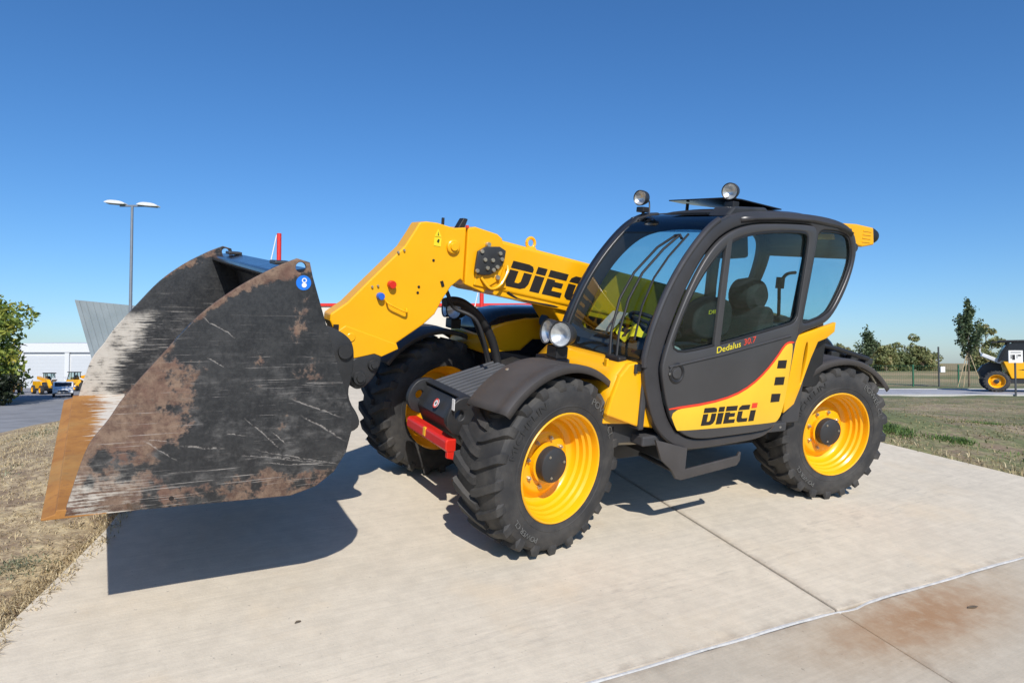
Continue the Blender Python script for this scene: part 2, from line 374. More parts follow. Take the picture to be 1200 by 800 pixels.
# ------------------------------------------------------------------ the lie of the land
# the machine stands on a tilted concrete display ramp: TM takes ramp coordinates (x to the bucket, y to the cab side, z up from the slab) to the world
TM = Matrix(((-0.85541590, 0.51311029, 0.07057948, 0.81275), (-0.51752174, -0.84126274, -0.15635936, 5.13481), (-0.02085371, -0.17027870, 0.98517526, 0.37990), (0, 0, 0, 1)))
A2 = np.array([[TM[0][0], TM[0][1]], [TM[1][0], TM[1][1]]]); A2i = np.linalg.inv(A2); T2 = np.array([TM[0][3], TM[1][3]])
PAD = [(2.3, -4.5), (3.3, -.24), (3.67, .64), (4.05, 1.75), (4.9, 5.2), (-4.4, 5.2), (-3.74, 2.12), (-3.42, .06), (-2.75, -4.5)]
def pad_dist(x, y):
    P = np.stack([np.asarray(x, float) - T2[0], np.asarray(y, float) - T2[1]], -1) @ A2i.T
    d = np.full(P.shape[:-1], 1e9); ins = np.zeros(P.shape[:-1], bool); n = len(PAD)
    for i in range(n):
        a = np.array(PAD[i]); b = np.array(PAD[(i + 1) % n]); e = b - a; q = P - a
        t_ = np.clip((q @ e) / (e @ e), 0, 1); d = np.minimum(d, np.linalg.norm(q - t_[..., None] * e, axis=-1))
        c = ((a[1] > P[..., 1]) != (b[1] > P[..., 1])) & (P[..., 0] < e[0] * (P[..., 1] - a[1]) / (e[1] if e[1] else 1e-9) + a[0]); ins ^= c
    return np.where(ins, -d, d)
def sstep(t_): t_ = np.clip(t_, 0, 1); return t_ * t_ * (3 - 2 * t_)
 
def H(x, y):
    x = np.asarray(x, float); y = np.asarray(y, float)
    zp = .3799 - (.07058 * (x - .81275) - .15636 * (y - 5.1348)) / .98518
    zp = np.clip(zp, -.7, 1.25); d = pad_dist(x, y)
    s = (x + 5.4) * -.884 + (np.minimum(y, 13) - 7.2) * -.468
    left = sstep((2 - x) / 5)
    far = left * .22 + (-2.5) * sstep(s / 9 + .08) * sstep((-x - 1) / 3)
    k = np.exp(-(np.maximum(d, 0) / (5.5 - 3.9 * sstep((.5 - x) / 2))) ** 2)
    bumps = .02 * np.sin(x * 1.7 + y * .6) + .015 * np.sin(y * 2.3 - x * 1.1) + .012 * np.sin(x * 5.1) * np.sin(y * 4.3)
    z = far + (zp - far) * k + bumps * np.clip(d / 1.5, 0, 1)
    return np.where(d < 0, zp - .14, z - .012)
Hf = lambda x, y: float(H(x, y))

def axis_lines(a0, a1, f0, f1, step):
    l = list(np.arange(f0, f1 + 1e-6, step)); s_ = step
    while l[-1] < a1: s_ *= 1.18; l.append(l[-1] + s_)
    s_ = step; l.reverse()
    while l[-1] > a0: s_ *= 1.18; l.append(l[-1] - s_)
    return np.array(sorted(l))
gx = axis_lines(-900, 900, -11, 11, .2); gy = axis_lines(-120, 1800, -2.5, 16, .2)
GX, GY = np.meshgrid(gx, gy); GZ = H(GX, GY)
gme = bpy.data.meshes.new('ground'); nx, ny = len(gx), len(gy)
idx = np.arange(nx * ny).reshape(ny, nx)
gf = np.stack([idx[:-1, :-1], idx[:-1, 1:], idx[1:, 1:], idx[1:, :-1]], -1).reshape(-1, 4)
gme.from_pydata(np.stack([GX, GY, GZ], -1).reshape(-1, 3).tolist(), [], gf.tolist()); gme.shade_smooth()
struct(link('ground', gme, 'ground', None))

# concrete ramp: four poured slabs with real joints
pad = bpy.data.objects.new('concrete_ramp', None); C.objects.link(pad); pad.matrix_world = TM; struct(pad)
def slab(name, poly, mat):
    o = MB().prism(poly, -.25, 0, axis=2).build(name, mat, pad, bevel=.008); return o
def yj(x): return 1.88 + (1.69 - x) * .044
def xj(y): return -.12 + .159 * (y + .43)
g = .007
slab('slab', [(2.4, -4.5), (3.0, -1.3), (3.31, -.3), (3.40, -.06), (3.52, .25), (3.67, .62), (3.78, .90), (4.07, yj(4.07) - g), (xj(1.94) + g, yj(.25) - g), (xj(-4.5) + g, -4.5)], 'concrete')
slab('slab', [(xj(-4.5) - g, -4.5), (xj(1.94) - g, yj(.25) - g), (-3.72, yj(-3.72) - g), (-3.42, .06), (-2.75, -4.5)], 'concrete')
slab('slab', [(4.07, yj(4.07) + g), (4.7, 5.2), (.78, 5.2), (xj(1.96) + .004, yj(.25) + g)], 'concrete_apron')
slab('slab', [(xj(1.96) + .001, yj(.25) + g), (.777, 5.2), (-4.4, 5.2), (-3.74, yj(-3.74) + g)], 'concrete_apron')
m = MB(); pts = []
for k in range(121):
    x = 4.0 - k * 7.7 / 120; w_ = .009 * mnoise.noise((x * 2.3, 0, 0)) + (.018 * math.exp(-((x - .17) / .10) ** 2)); pts.append((x, yj(x) + w_, .001))
wd = [.008 + .006 * mnoise.noise((p[0] * 5, 3, 0)) for p in pts]
rows = []
for p, q in zip(pts, wd): rows.append([(p[0], p[1] - q, -.004), (p[0], p[1] - q * .5, .003), (p[0], p[1] + q * .5, .003), (p[0], p[1] + q, -.004)])
m.sheet(rows); m.build('joint_sealant', 'sealant', pad, smooth=1)
# roads
rm = MB(); rx = np.linspace(4, 130, 60)
rm.sheet([[(x, y0, Hf(x, y0) * 0 + .018) for x in rx] for y0 in (26.2, 29.0, 32.0)])
struct(rm.build('road', 'road', None))
km = MB()
for yk in (26.08, 32.0): km.box(4, 130, yk, yk + .12, -.1, .05)
struct(km.build('kerb', 'kerbstone', None, bevel=.01))
lm = MB(); lm.sheet([[(-140, 8, -2.24), (-23.8, 31.5, -2.24), (-24.6, 36, -2.24), (20, 46, -2.24)], [(-140, 180, -2.24), (-60, 180, -2.24), (-10, 180, -2.24), (40, 180, -2.24)]])
lot = lm.build('parking_lot', 'asphalt', None); struct(lot)

# ------------------------------------------------------------------ the telehandler
TH = thing('telehandler', 'large yellow and grey telehandler with rusty bucket parked on the concrete ramp', 'telehandler')
TH.matrix_world = TM

# --- tyres, rims
RT = .489; TWH = .165
def tyre_mesh(flip):
    m = MB(); q = -1 if flip else 1
    prof = [(.300, -.150), (.304, -.168), (.330, -.176), (.375, -.180), (.415, -.176), (.445, -.164), (.460, -.145), (.466, -.10), (.468, 0), (.466, .10), (.460, .145), (.445, .164), (.415, .176), (.375, .180), (.330, .176), (.304, .168), (.300, .150)]
    m.lathe(prof, 96)
    N = 21
    for side in (-1, 1):
        for i in range(N):
            p0 = 2 * math.pi * (i + (0 if side > 0 else .5)) / N
            # path of a lug: from low on the sidewall over the shoulder to past the centre line
            path = [(.172, .425, .030, .0), (.176, .455, .028, .004), (.168, RT - .007, .027, .01), (.150, RT, .026, .03), (.085, RT + .002, .024, .105), (.030, RT + .002, .023, .165), (-.012, RT + .002, .021, .188)]
            rows = []
            for k, (y, r, hw, da) in enumerate(path):
                base = r - .040 if k > 2 else r - .026
                da_ = -q * da; wdt = hw / .47
                base = max(base, .405)
                yb_ = y - (.012 if k < 3 else 0)
                sec = [(base, -wdt * 1.25, yb_), (r, -wdt * .82, y), (r, wdt * .82, y), (base, wdt * 1.25, yb_)]
                rows.append([Vector((rr_ * math.cos(p0 + da_ + a), side * yy, rr_ * math.sin(p0 + da_ + a))) for rr_, a, yy in sec])
            v = [p for r in rows for p in r]; f = []
            for k in range(len(rows) - 1):
                for j in range(3): f.append((k * 4 + j, k * 4 + j + 1, k * 4 + 5 + j, k * 4 + 4 + j))
            f += [(0, 1, 2, 3), tuple(len(v) - 4 + j for j in (3, 2, 1, 0))]
            m.raw(v, f)
    # raised rings on both sidewalls
    for sy in (-1, 1): m.lathe([(.338, sy * .1755), (.341, sy * .1795), (.345, sy * .1795), (.348, sy * .1765)], 72)
    return m.mesh('tyre')
TY = {False: tyre_mesh(False), True: tyre_mesh(True)}
for me in TY.values(): me.shade_smooth(); me.set_sharp_from_angle(angle=R(28)); me.materials.append(MT['tyre'])
def rim_mesh():
    m = MB()
    prof = [(.297, .150), (.303, .162), (.306, .172), (.301, .177), (.294, .173), (.290, .160), (.288, .132), (.275, .120), (.273, .098), (.262, .088), (.260, .060), (.247, .050), (.245, .022), (.234, .006), (.215, -.004), (.190, .010), (.178, .028), (.160, .034), (.060, .034), (.060, .0), (.15, -.01), (.236, -.03), (.262, -.10), (.285, -.128), (.292, -.16), (.303, -.172), (.297, -.150)]
    m.lathe(prof, 64); return m.mesh('rim')
RIM = rim_mesh(); RIM.shade_smooth(); RIM.set_sharp_from_angle(angle=R(40)); RIM.materials.append(MT['rim_yellow'])
HUB = MB().lathe([(.0, .118), (.088, .118), (.096, .113), (.099, .104), (.099, .034)], 36).mesh('hub'); HUB.shade_smooth(); HUB.set_sharp_from_angle(angle=R(35)); HUB.materials.append(MT['frame'])
HUBR = MB().lathe([(.099, .066), (.112, .064), (.112, .034)], 36).mesh('hubring'); HUBR.materials.append(MT['rim_yellow'])
BOLT = MB().lathe([(0, .022), (.007, .022), (.0075, .012), (.013, .012), (.013, 0)], 6).mesh('bolt'); BOLT.materials.append(MT['zinc'])
def sidewall_text(s, size, a0, r0, y, mat, parent, name, step=1.0, q=1):
    me = text_mesh(s, size, .0012)
    for v in me.vertices:
        a = a0 + q * v.co.x * step / r0; rr_ = r0 + v.co.y; v.co = (rr_ * math.cos(a), y + v.co.z, rr_ * math.sin(a))
    return link(name, me, mat, parent)
def sidewall_band(a0, a1, r0, r1, y, mat, parent):
    m = MB(); rows = []
    for k in range(13):
        a = a0 + (a1 - a0) * k / 12; rows.append([(r0 * math.cos(a), y, r0 * math.sin(a)), (r1 * math.cos(a), y - .001, r1 * math.sin(a))])
    return m.sheet(rows).build('lettering_band', mat, parent)
def wheel(x, pivot_y, steer, far):
    w = bpy.data.objects.new('wheel', None); C.objects.link(w); w.parent = TH; w.empty_display_size = .2
    sgn = -1 if far else 1
    off = Matrix.Rotation(steer, 4, 'Z') @ Vector((0, sgn * .067, 0))
    w.location = (x + off.x, pivot_y + off.y, .487); w.rotation_euler = (0, 0, steer + (math.pi if far else 0))
    def sub(name, me):
        o = bpy.data.objects.new(name, me); C.objects.link(o); o.parent = w; return o
    t = sub('tyre', TY[far]); t.rotation_euler = (0, random.uniform(0, 1), 0)
    sub('rim', RIM); sub('hub_cap', HUB); sub('hub_ring', HUBR)
    for k in range(8):
        b = sub('wheel_bolt', BOLT); a = 2 * math.pi * (k + .3) / 8; b.location = (.137 * math.cos(a), .034, .137 * math.sin(a)); b.rotation_euler = (0, a, 0)
    if not far:
        for k in range(3):
            a = R(50 + 120 * k); b = sub('hub_screw', BOLT); b.scale = (.6, .35, .6); b.location = (.07 * math.cos(a), .118, .07 * math.sin(a))
        sidewall_text('POWER CL', .052, R(118), .385, .1815, 'letterpale', w, 'sidewall_lettering', 1.15)
        sidewall_text('POWER CL', .040, R(-66), .385, .1815, 'letterpale', w, 'sidewall_lettering', 1.1)
        sidewall_text('MICHELIN', .056, R(15), .383, .1810, 'letterdark', w, 'sidewall_lettering', 1.35)
    return w
wheel(1.257, .656, .207, False); wheel(1.257, -.656, .173, True)
wheel(-1.257, .656, -.194, False); wheel(-1.257, -.656, -.194, True)

# --- chassis
m = MB(); m.box(-1.75, 1.35, -.34, .34, .40, .74); m.box(-1.0, .75, -.52, .52, .36, .70); m.box(-2.0, -1.3, -.45, .45, .45, .95)
ch = m.build('chassis', 'frame', TH, bevel=.012)
for ax in (1.257, -1.257):
    m = MB(); m.tube([(ax, -.60, .487), (ax, -.3, .487), (ax, -.13, .487), (ax, .13, .487), (ax, .3, .487), (ax, .60, .487)], [.10, .085, .15, .15, .085, .10], 20)
    m.build('axle', 'frame', TH, smooth=1)
m = MB(); m.tube([(.62, .62, .52), (.30, .62, .50), (-.3, .55, .45)], .028, 10); m.build('side_pipe', 'zinc', ch, smooth=1)
m = MB(); m.box(.45, .80, .12, .80, .56, .70); m.box(.74, .80, .10, .80, .705, .98)
m.build('inner_panel', 'frame', ch, bevel=.01)
# nose between the front wheels
m = MB(); m.prism([(1.50, .46), (1.56, .60), (1.50, .725), (1.0, .86), (.85, .90), (.75, .70), (.9, .46)], -.285, .285)
nose = m.build('front_cover', 'frame', TH, bevel=.012)
for k in range(9):
    y = -.25 + k * .060
    m = MB(); m.prism([(1.485, .726), (1.480, .747), (1.465, .754), (1.02, .875), (1.0, .868), (1.0, .85), (1.4, .742)], y - .012, y + .012)
    m.build('cooling_rib', 'rib', nose, bevel=.006)
m = MB(); m.prism([(1.505, .735), (1.512, .750), (1.47, .768), (1.455, .745)], -.285, .285); m.build('cover_lip', 'frame', nose, bevel=.004)
m = MB(); m.prism([(1.562, .605), (1.568, .605), (1.514, .715), (1.508, .715)], -.17, .17); m.build('front_plate', 'frame', nose, bevel=.002)
for s in (-1, 1):
    loop = chaikin([(1.42, .55), (1.56, .53), (1.63, .60), (1.62, .69), (1.55, .77), (1.42, .76)], 2)
    plate('tow_lug', [loop, circle(1.545, .66, .030)], .045, 'frame', TH, lambda u, v, w, s=s: Vector((u, s * .29 + w, v)), .006)
m = MB(); m.lathe([(0, .003), (.030, .003), (.030, 0)], 20, (1.560, .02, .668), (.9, 0, .42)); st = m.build('warning_sticker', 'stickerwhite', nose)
m = MB(); m.lathe([(.022, .0045), (.031, .0045)], 20, (1.560, .02, .668), (.9, 0, .42)); m.build('sticker_ring', 'decal_red', nose)
m = MB(); m.lathe([(.0, .0045), (.009, .0045)], 12, (1.560, .02, .668), (.9, 0, .42)); m.build('sticker_symbol', 'decal_black', nose)
m = MB(); m.box(1.60, 1.604, .318, .348, .70, .765, Matrix.Rotation(0, 4, 'Z')); m.build('paper_tag', 'stickerwhite', nose)
m = MB(); m.prism([(1.545, .435), (1.60, .435), (1.615, .455), (1.615, .505), (1.60, .515), (1.545, .515)], -.30, .29)
rb = m.build('safety_bar', 'red', TH, bevel=.008)
m = MB(); m.prism([(1.548, .385), (1.60, .40), (1.60, .50), (1.548, .50)], .26, .287); m.build('bar_end', 'red', rb, bevel=.005)
m = MB(); m.box(1.601, 1.6185, -.03, .0, .46, .512); m.build('bar_mark', 'decal_yellow', rb)

# --- mudguards: pressed arches with rolled lips, carried by the steering hubs and concentric with the tyres
def mudguard(x0, sgn, steer, r, a0, a1, c0=-.06, c1=.25):
    rot = Matrix.Rotation(steer, 3, 'Z')
    def P(ang, c, rr_): 
        v = rot @ Vector((rr_ * math.cos(ang), sgn * c, 0)); return Vector((x0 + v.x, sgn * .656 + v.y, .487 + rr_ * math.sin(ang)))
    rows = []
    for k in range(25):
        t = k / 24; ang = R(a0 + (a1 - a0) * t); e = .012 * (2 * t - 1) ** 2
        sec = [(c0 - .002, r - .030), (c0, r - .008), (c0 + .012, r), (c0 + .10, r + .002), (c1 - .10, r + .002), (c1 - .062, r), (c1 - .052, r + .006), (c1 - .015, r + .006), (c1 - .002, r), (c1 + .002, r - .032)]
        rows.append([P(ang, c, q + e) for c, q in sec])
    o = MB().sheet(rows).build('mudguard', 'fender', TH, smooth=40, solid=.007); return o, P
fm, FP = mudguard(1.257, 1, .207, .555, 37, 143); ff, _ = mudguard(1.257, -1, .173, .555, 37, 143)
rmg, RP = mudguard(-1.257, 1, -.194, .542, 22, 143, -.10, .24); mudguard(-1.257, -1, -.194, .542, 22, 143, -.10, .24)
bp_ = FP(R(66), -.005, .555); m = MB(); m.lathe([(0, .012), (.010, .010), (.012, 0)], 12, bp_, (.4, 0, 1)); m.build('mudguard_bolt', 'zinc', fm, smooth=1)
m = MB(); m.box(1.0, 1.10, .38, .60, .93, 1.03); m.build('mudguard_bracket', 'frame', fm, bevel=.01)
m = MB(); m.tube([RP(R(112), .12, .53), RP(R(124), .19, .525), RP(R(132), .21, .50)], .010, 8); m.build('mudguard_stay', 'zinc', rmg, smooth=1)

# --- twin headlamps on the front mudguards
def headlamp(y):
    m = MB(); m.box(1.10, 1.18, y - .05, y + .05, 1.05, 1.12); m.box(1.12, 1.16, y - .015, y + .015, 1.10, 1.15)
    root = m.build('headlamp', 'black', TH, bevel=.008)
    for dy, ang in ((-.058, -.10), (.058, .42)):
        ax = Vector((math.cos(ang), math.sin(ang), .06)).normalized(); o = Vector((1.15, y + dy, 1.19))
        m = MB(); m.lathe([(0, -.085), (.035, -.08), (.058, -.05), (.068, -.01), (.072, .030), (.070, .036), (.064, .030)], 32, o, ax); m.build('lamp_housing', 'frame', root, smooth=1)
        m = MB(); m.lathe([(0, -.018), (.02, -.016), (.045, .004), (.064, .028)], 28, o, ax); m.build('reflector', 'mirrorwhite', root, smooth=1)
        m = MB(); m.lathe([(0, .040), (.03, .038), (.055, .034), (.0645, .029)], 28, o, ax); m.build('lens', 'lens', root, smooth=1)
    return root
headlamp(.66); headlamp(-.66)

# --- engine pod on the far side
xs = [1.0, .90, .72, .45, .1, -.5, -1.0]
m = MB(); rows = []
for x, zt in zip([1.02, .98, .90, .78, .55, .2, -.4, -1.0], [1.02, 1.14, 1.19, 1.215, 1.225, 1.225, 1.22, 1.20]):
    rows.append([(x, -.40, .70), (x, -.40, zt - .06), (x, -.44, zt - .015), (x, -.52, zt), (x, -.78, zt - .01), (x, -.88, zt - .05), (x, -.92, zt - .12), (x, -.92, .62)])
pod = m.sheet(rows).build('engine_hood', 'blackgloss', TH, smooth=50, solid=.012)
m = MB(); m.prism([(1.03, .90), (1.03, 1.02), (.97, 1.10), (.86, 1.13), (.70, 1.16), (.45, 1.17), (.45, 1.0), (.62, 1.0), (.72, .92)], -.93, -.385)
m.build('hood_side', 'yellow', pod, bevel=.02, seg=3)
m = MB(); m.box(.0, .98, -.90, -.41, .60, .93); m.build('engine_cover', 'black', pod, bevel=.02)

# --- boom
def bp(u, v, w): return Vector((u, w, v))
BY0, BY1 = -.36, -.02
def bz(x, top): return (1.691 - .153 * (1.16 - x)) if top else (1.385 - .16 * (1.23 - x))
m = MB(); m.prism([(1.19, bz(1.19, 0) - .005), (1.16, bz(1.16, 1)), (-1.75, bz(-1.75, 1)), (-1.80, bz(-1.8, 0))], BY0, BY1)
boom = m.build('boom', 'yellow', TH, bevel=.022, seg=4)
m = MB(); m.prism([(1.18, bz(1.18, 0) - .035), (1.18, bz(1.18, 0) + .004), (-1.7, bz(-1.7, 0) + .004), (-1.7, bz(-1.7, 0) - .035)], BY0 + .03, BY1 - .012); m.build('boom_rail', 'yellow', boom, bevel=.006)
# collar
col_loop = [(1.355, 1.385), (1.262, 1.352), (1.238, 1.388), (1.10, 1.385), (1.13, 1.62), (1.155, 1.70), (1.19, 1.724), (1.35, 1.757), (1.40, 1.745), (1.40, 1.40)]
m = MB(); m.prism([(a, b) for a, b in col_loop], BY0 - .012, BY1 + .010); m.build('boom_collar', 'yellow', boom, bevel=.008, seg=3)
# gooseneck head
gl = [(1.745, 1.753), (1.67, 1.762), (1.60, 1.760), (1.487, 1.738), (1.405, 1.748), (1.405, 1.415), (1.424, 1.432), (1.486, 1.383), (1.54, 1.30), (1.584, 1.213), (1.66, 1.145), (1.822, 1.036), (1.811, 1.0), (1.914, .953), (1.959, .972), (2.084, .944), (2.20, 1.115), (2.224, 1.165), (2.223, 1.203), (2.16, 1.27), (2.032, 1.404), (1.831, 1.609), (1.775, 1.70)]
gl = [((a - .030 if (a > 1.70 and b > 1.22) else a), b) for a, b in gl]
m = MB(); m.prism(gl, -.155, BY1 - .004); m.build('boom_head', 'yellow', boom, bevel=.010, seg=3)
m = MB(); m.prism([(2.136, 1.139), (1.823, 1.03), (1.812, 1.002), (1.914, .957), (1.959, .975), (2.080, .950), (2.185, 1.105)], BY1 - .006, BY1 + .004); m.build('head_plate', 'yellow', boom, bevel=.004)
def disc(name, x, z, r, h, mat, par=boom, n=20, y=BY1 - .004):
    return MB().lathe([(0, h), (r * .85, h), (r, h * .8), (r, 0)], n, (x, y, z), (0, 1, 0)).build(name, mat, par, smooth=1)
disc('pin_boss', 1.492, 1.625, .042, .022, 'yellow', n=28); disc('pin_cap', 1.492, 1.625, .026, .034, 'yellow')
disc('pin_boss', 2.104, 1.072, .026, .014, 'yellow')
disc('coupling_cap', 1.875, 1.382, .024, .036, 'red', n=12); disc('coupling_cap', 1.94, 1.312, .022, .036, 'blue', n=12)
for x, z in ((1.87, 1.59), (1.835, 1.605), (2.02, 1.385), (1.985, 1.392)): disc('grease_nipple', x - .03, z - .02, .007, .012, 'zinc', n=8)
for x, z in ((1.614, 1.537), (1.70, 1.375), (1.705, 1.34)): disc('bolt_hole', x, z, .008, .0055, 'decal_black', n=10)
m = MB(); m.tube(catmull([(1.90, BY1, 1.285), (1.895, BY1 + .03, 1.272), (1.84, BY1 + .032, 1.246), (1.785, BY1 + .03, 1.226), (1.772, BY1, 1.242)], 5), .006, 8); m.build('grab_handle', 'yellow', boom, smooth=1)
m = MB(); m.prism([(1.563, 1.412), (1.545, 1.418), (1.533, 1.386), (1.551, 1.380)], BY1 - .004, BY1 + .002); m.build('slot', 'decal_black', boom)
m = MB(); m.box(2.175, 2.205, BY1 - .03, BY1 + .003, 1.105, 1.145); m.build('slot', 'decal_black', boom)
m = MB(); m.prism([(1.615, 1.680), (1.570, 1.677), (1.593, 1.724)], BY1 - .004, BY1 - .001); m.build('warning_sticker', 'lime', boom)
m = MB(); m.prism([(1.618, 1.625), (1.572, 1.620), (1.570, 1.672), (1.616, 1.676)], BY1 - .004, BY1 - .0012); wsq = m.build('warning_sticker', 'lime', boom)
m = MB(); m.prism([(1.60, 1.650), (1.588, 1.640), (1.582, 1.66), (1.59, 1.666)], BY1 - .003, BY1); m.build('warning_symbol', 'decal_black', boom)
m = MB(); m.prism([(1.596, 1.686), (1.589, 1.686), (1.5925, 1.708)], BY1 - .003, BY1 + .0005); m.build('warning_symbol', 'decal_black', boom)
# little flag lamp and peg on top
m = MB(); m.prism([(1.45, 1.735), (1.402, 1.735), (1.378, 1.802), (1.41, 1.806)], -.12, -.06); m.build('boom_lamp', 'black', boom, bevel=.006)
m = MB(); m.box(1.395, 1.41, -.03, -.012, 1.745, 1.762); m.build('boom_reflector', 'decal_red', boom)
m = MB(); m.box(1.50, 1.514, -.16, -.14, 1.735, 1.80); m.build('peg', 'black', boom, bevel=.003)
m = MB(); pts = [(.84 + .032 * math.cos(a), -.17, 1.69 + .034 * math.sin(a)) for a in np.linspace(0, 2 * math.pi, 17)]; m.tube(pts, .011, 8, caps=False); m.build('lifting_eye', 'yellow', boom, smooth=1)
m = MB(); m.box(.80, .885, -.185, -.155, 1.63, 1.662); m.build('eye_foot', 'yellow', boom, bevel=.006)
# valve block plate with bolts
vb = chaikin([(1.335, 1.638), (1.140, 1.650), (1.150, 1.549), (1.203, 1.490), (1.263, 1.463), (1.350, 1.470), (1.350, 1.52)], 1)
o_ = plate('valve_plate', [vb], .022, 'frame', boom, lambda u, v, w: Vector((u, BY1 + .035 + w, v)), .004)
m = MB(); m.prism([(1.345, 1.40), (1.30, 1.62), (1.15, 1.63), (1.13, 1.54), (1.16, 1.44), (1.25, 1.385)], BY1, BY1 + .022); m.build('valve_backing', 'yellow', boom, bevel=.006)
for x, z in ((1.315, 1.61), (1.185, 1.605), (1.34, 1.49), (1.235, 1.56), (1.29, 1.56), (1.20, 1.52), (1.17, 1.57), (1.27, 1.51), (1.225, 1.50)): disc('plate_bolt', x, z, .013, .012, 'zinc', boom, 8, BY1 + .046)
for x, z in ((1.26, 1.655), (1.18, 1.455)): disc('plate_bolt', x, z, .016, .024, 'zinc', boom, 10, BY1 + .012)
m = MB(); m.tube(catmull([(1.30, BY1 + .03, 1.45), (1.24, BY1 + .05, 1.385), (1.17, BY1 + .05, 1.41), (1.12, BY1 + .04, 1.49), (1.11, BY1 + .02, 1.53)], 5), .009, 8); m.build('valve_pipe', 'yellow', boom, smooth=1)

# DIECI letters: blocky italics with a slit across, as outlines in units of the letter height
LET = {'D': (.90, [[(0, .72), (0, 1), (.66, 1), (.83, .95), (.9, .84), (.9, .72)]], [[(0, 0), (0, .65), (.34, .65), (.34, .2), (.50, .2), (.57, .28), (.57, .65), (.9, .65), (.9, .25), (.82, .08), (.64, 0)]]),
       'I': (.40, [[(0, .72), (0, 1), (.4, 1), (.4, .72)]], [[(0, 0), (0, .65), (.4, .65), (.4, 0)]]),
       'E': (.80, [[(0, .72), (0, 1), (.8, 1), (.8, .72)]], [[(0, 0), (0, .65), (.34, .65), (.34, .58), (.72, .58), (.72, .37), (.34, .37), (.34, .21), (.8, .21), (.8, 0)]]),
       'C': (.80, [[(0, .72), (.04, .88), (.2, 1), (.8, 1), (.8, .72)]], [[(.02, .1), (0, .25), (0, .65), (.34, .65), (.34, .28), (.4, .21), (.8, .21), (.8, 0), (.16, 0)]])}
def dieci(parent, mp, su, sv, gap, shear, red_dot):
    u0 = 0
    for i, ch_ in enumerate('DIECI'):
        w_, up, lo = LET[ch_]; loops = []
        for part, mats in ((up, 'decal_red' if (red_dot and i == 4) else 'decal_black'), (lo, 'decal_black')):
            for lp in part:
                if red_dot and i == 4 and part is up: lp = [(.02, .78), (.02, 1.08), (.42, 1.08), (.42, .78)]
                o = MB().prism([(u0 + a * su + b * sv * shear, b * sv) for a, b in lp], 0, .0015, mp=mp).build('letter', mats, parent)
        u0 += (w_ + gap) * su
bdir = Vector((-.9885, 0, -.1515)); bup = Vector((-.1515, 0, .9885))
dieci(boom, lambda u, v, w: Vector((1.114, BY1 + .0005 + w, 1.405)) + bdir * u + bup * v, .19, .168, .13, .19, False)

# lift ram and hoses under the boom
m = MB(); m.cyl((.66, -.22, 1.17), (-.3, -.22, .85), .045, 20); ram = m.build('lift_ram', 'frame', TH, smooth=1)
m = MB(); m.prism([(.74, 1.31), (.45, 1.265), (.35, 1.05), (.46, 1.02), (.60, 1.14)], -.33, -.06); m.build('ram_bracket', 'yellow', ram, bevel=.012)
m = MB(); m.tube(catmull([(1.08, -.03, 1.365), (1.0, -.04, 1.325), (.85, -.04, 1.30), (.68, -.04, 1.275), (.6, -.06, 1.26)], 6), .010, 8); m.build('boom_hose', 'rubberhose', TH, smooth=1)
m = MB(); m.tube(catmull([(1.44, -.20, 1.27), (1.36, -.22, 1.28), (1.27, -.24, 1.255), (1.14, -.25, 1.16), (1.04, -.25, 1.01), (.99, -.24, .84), (.98, -.22, .72)], 8), .030, 14); m.build('hydraulic_hose', 'rubberhose', TH, smooth=1)
m = MB(); m.tube(catmull([(1.47, -.17, 1.40), (1.44, -.15, 1.32), (1.38, -.18, 1.24), (1.24, -.12, 1.16), (1.14, -.1, .9)], 8), .013, 10); m.build('hydraulic_hose', 'rubberhose', TH, smooth=1)
m = MB(); m.tube(catmull([(1.18, -.33, 1.20), (1.10, -.34, 1.05), (1.04, -.34, .92), (1.02, -.32, .80)], 8), .011, 10); m.build('hydraulic_hose', 'rubberhose', TH, smooth=1)

# --- quick coupler between head and bucket
def cpl(y):
    lp = chaikin([(2.33, 1.18), (2.20, 1.12), (2.155, 1.05), (2.16, .90), (2.19, .78), (2.10, .645), (2.13, .58), (2.32, .56), (2.42, .70), (2.42, .95), (2.46, 1.14)], 2)
    return plate('coupler_plate', [lp], .03, 'frame', cp, lambda u, v, w: Vector((u, y + w, v)), .005)
m = MB(); m.box(2.33, 2.40, -.50, .30, .60, .70); m.box(2.36, 2.45, -.50, .30, 1.05, 1.15); cp = m.build('coupler', 'frame', TH, bevel=.01)
for y in (.20, .04, -.40, -.50): cpl(y)
m = MB(); m.cyl((2.21, -.52, 1.03), (2.21, .235, 1.03), .038, 20); m.build('coupler_pin', 'frame', cp, smooth=1)
lp = chaikin([(2.10, .95), (1.96, .985), (1.90, .95), (1.95, .83), (2.03, .76), (2.09, .78), (2.12, .86)], 2)
plate('tilt_link', [lp], .20, 'frame', cp, lambda u, v, w: Vector((u, -.12 + w, v)), .01)
for x, z, r_ in ((2.045, .835, .040), (1.965, .91, .032)):
    MB().lathe([(0, .03), (r_ * .5, .03), (r_ * .55, .018), (r_ * .9, .018), (r_, .010), (r_, 0)], 22, (x, -.018, z), (0, 1, 0)).build('link_pin', 'frame', cp, smooth=1)

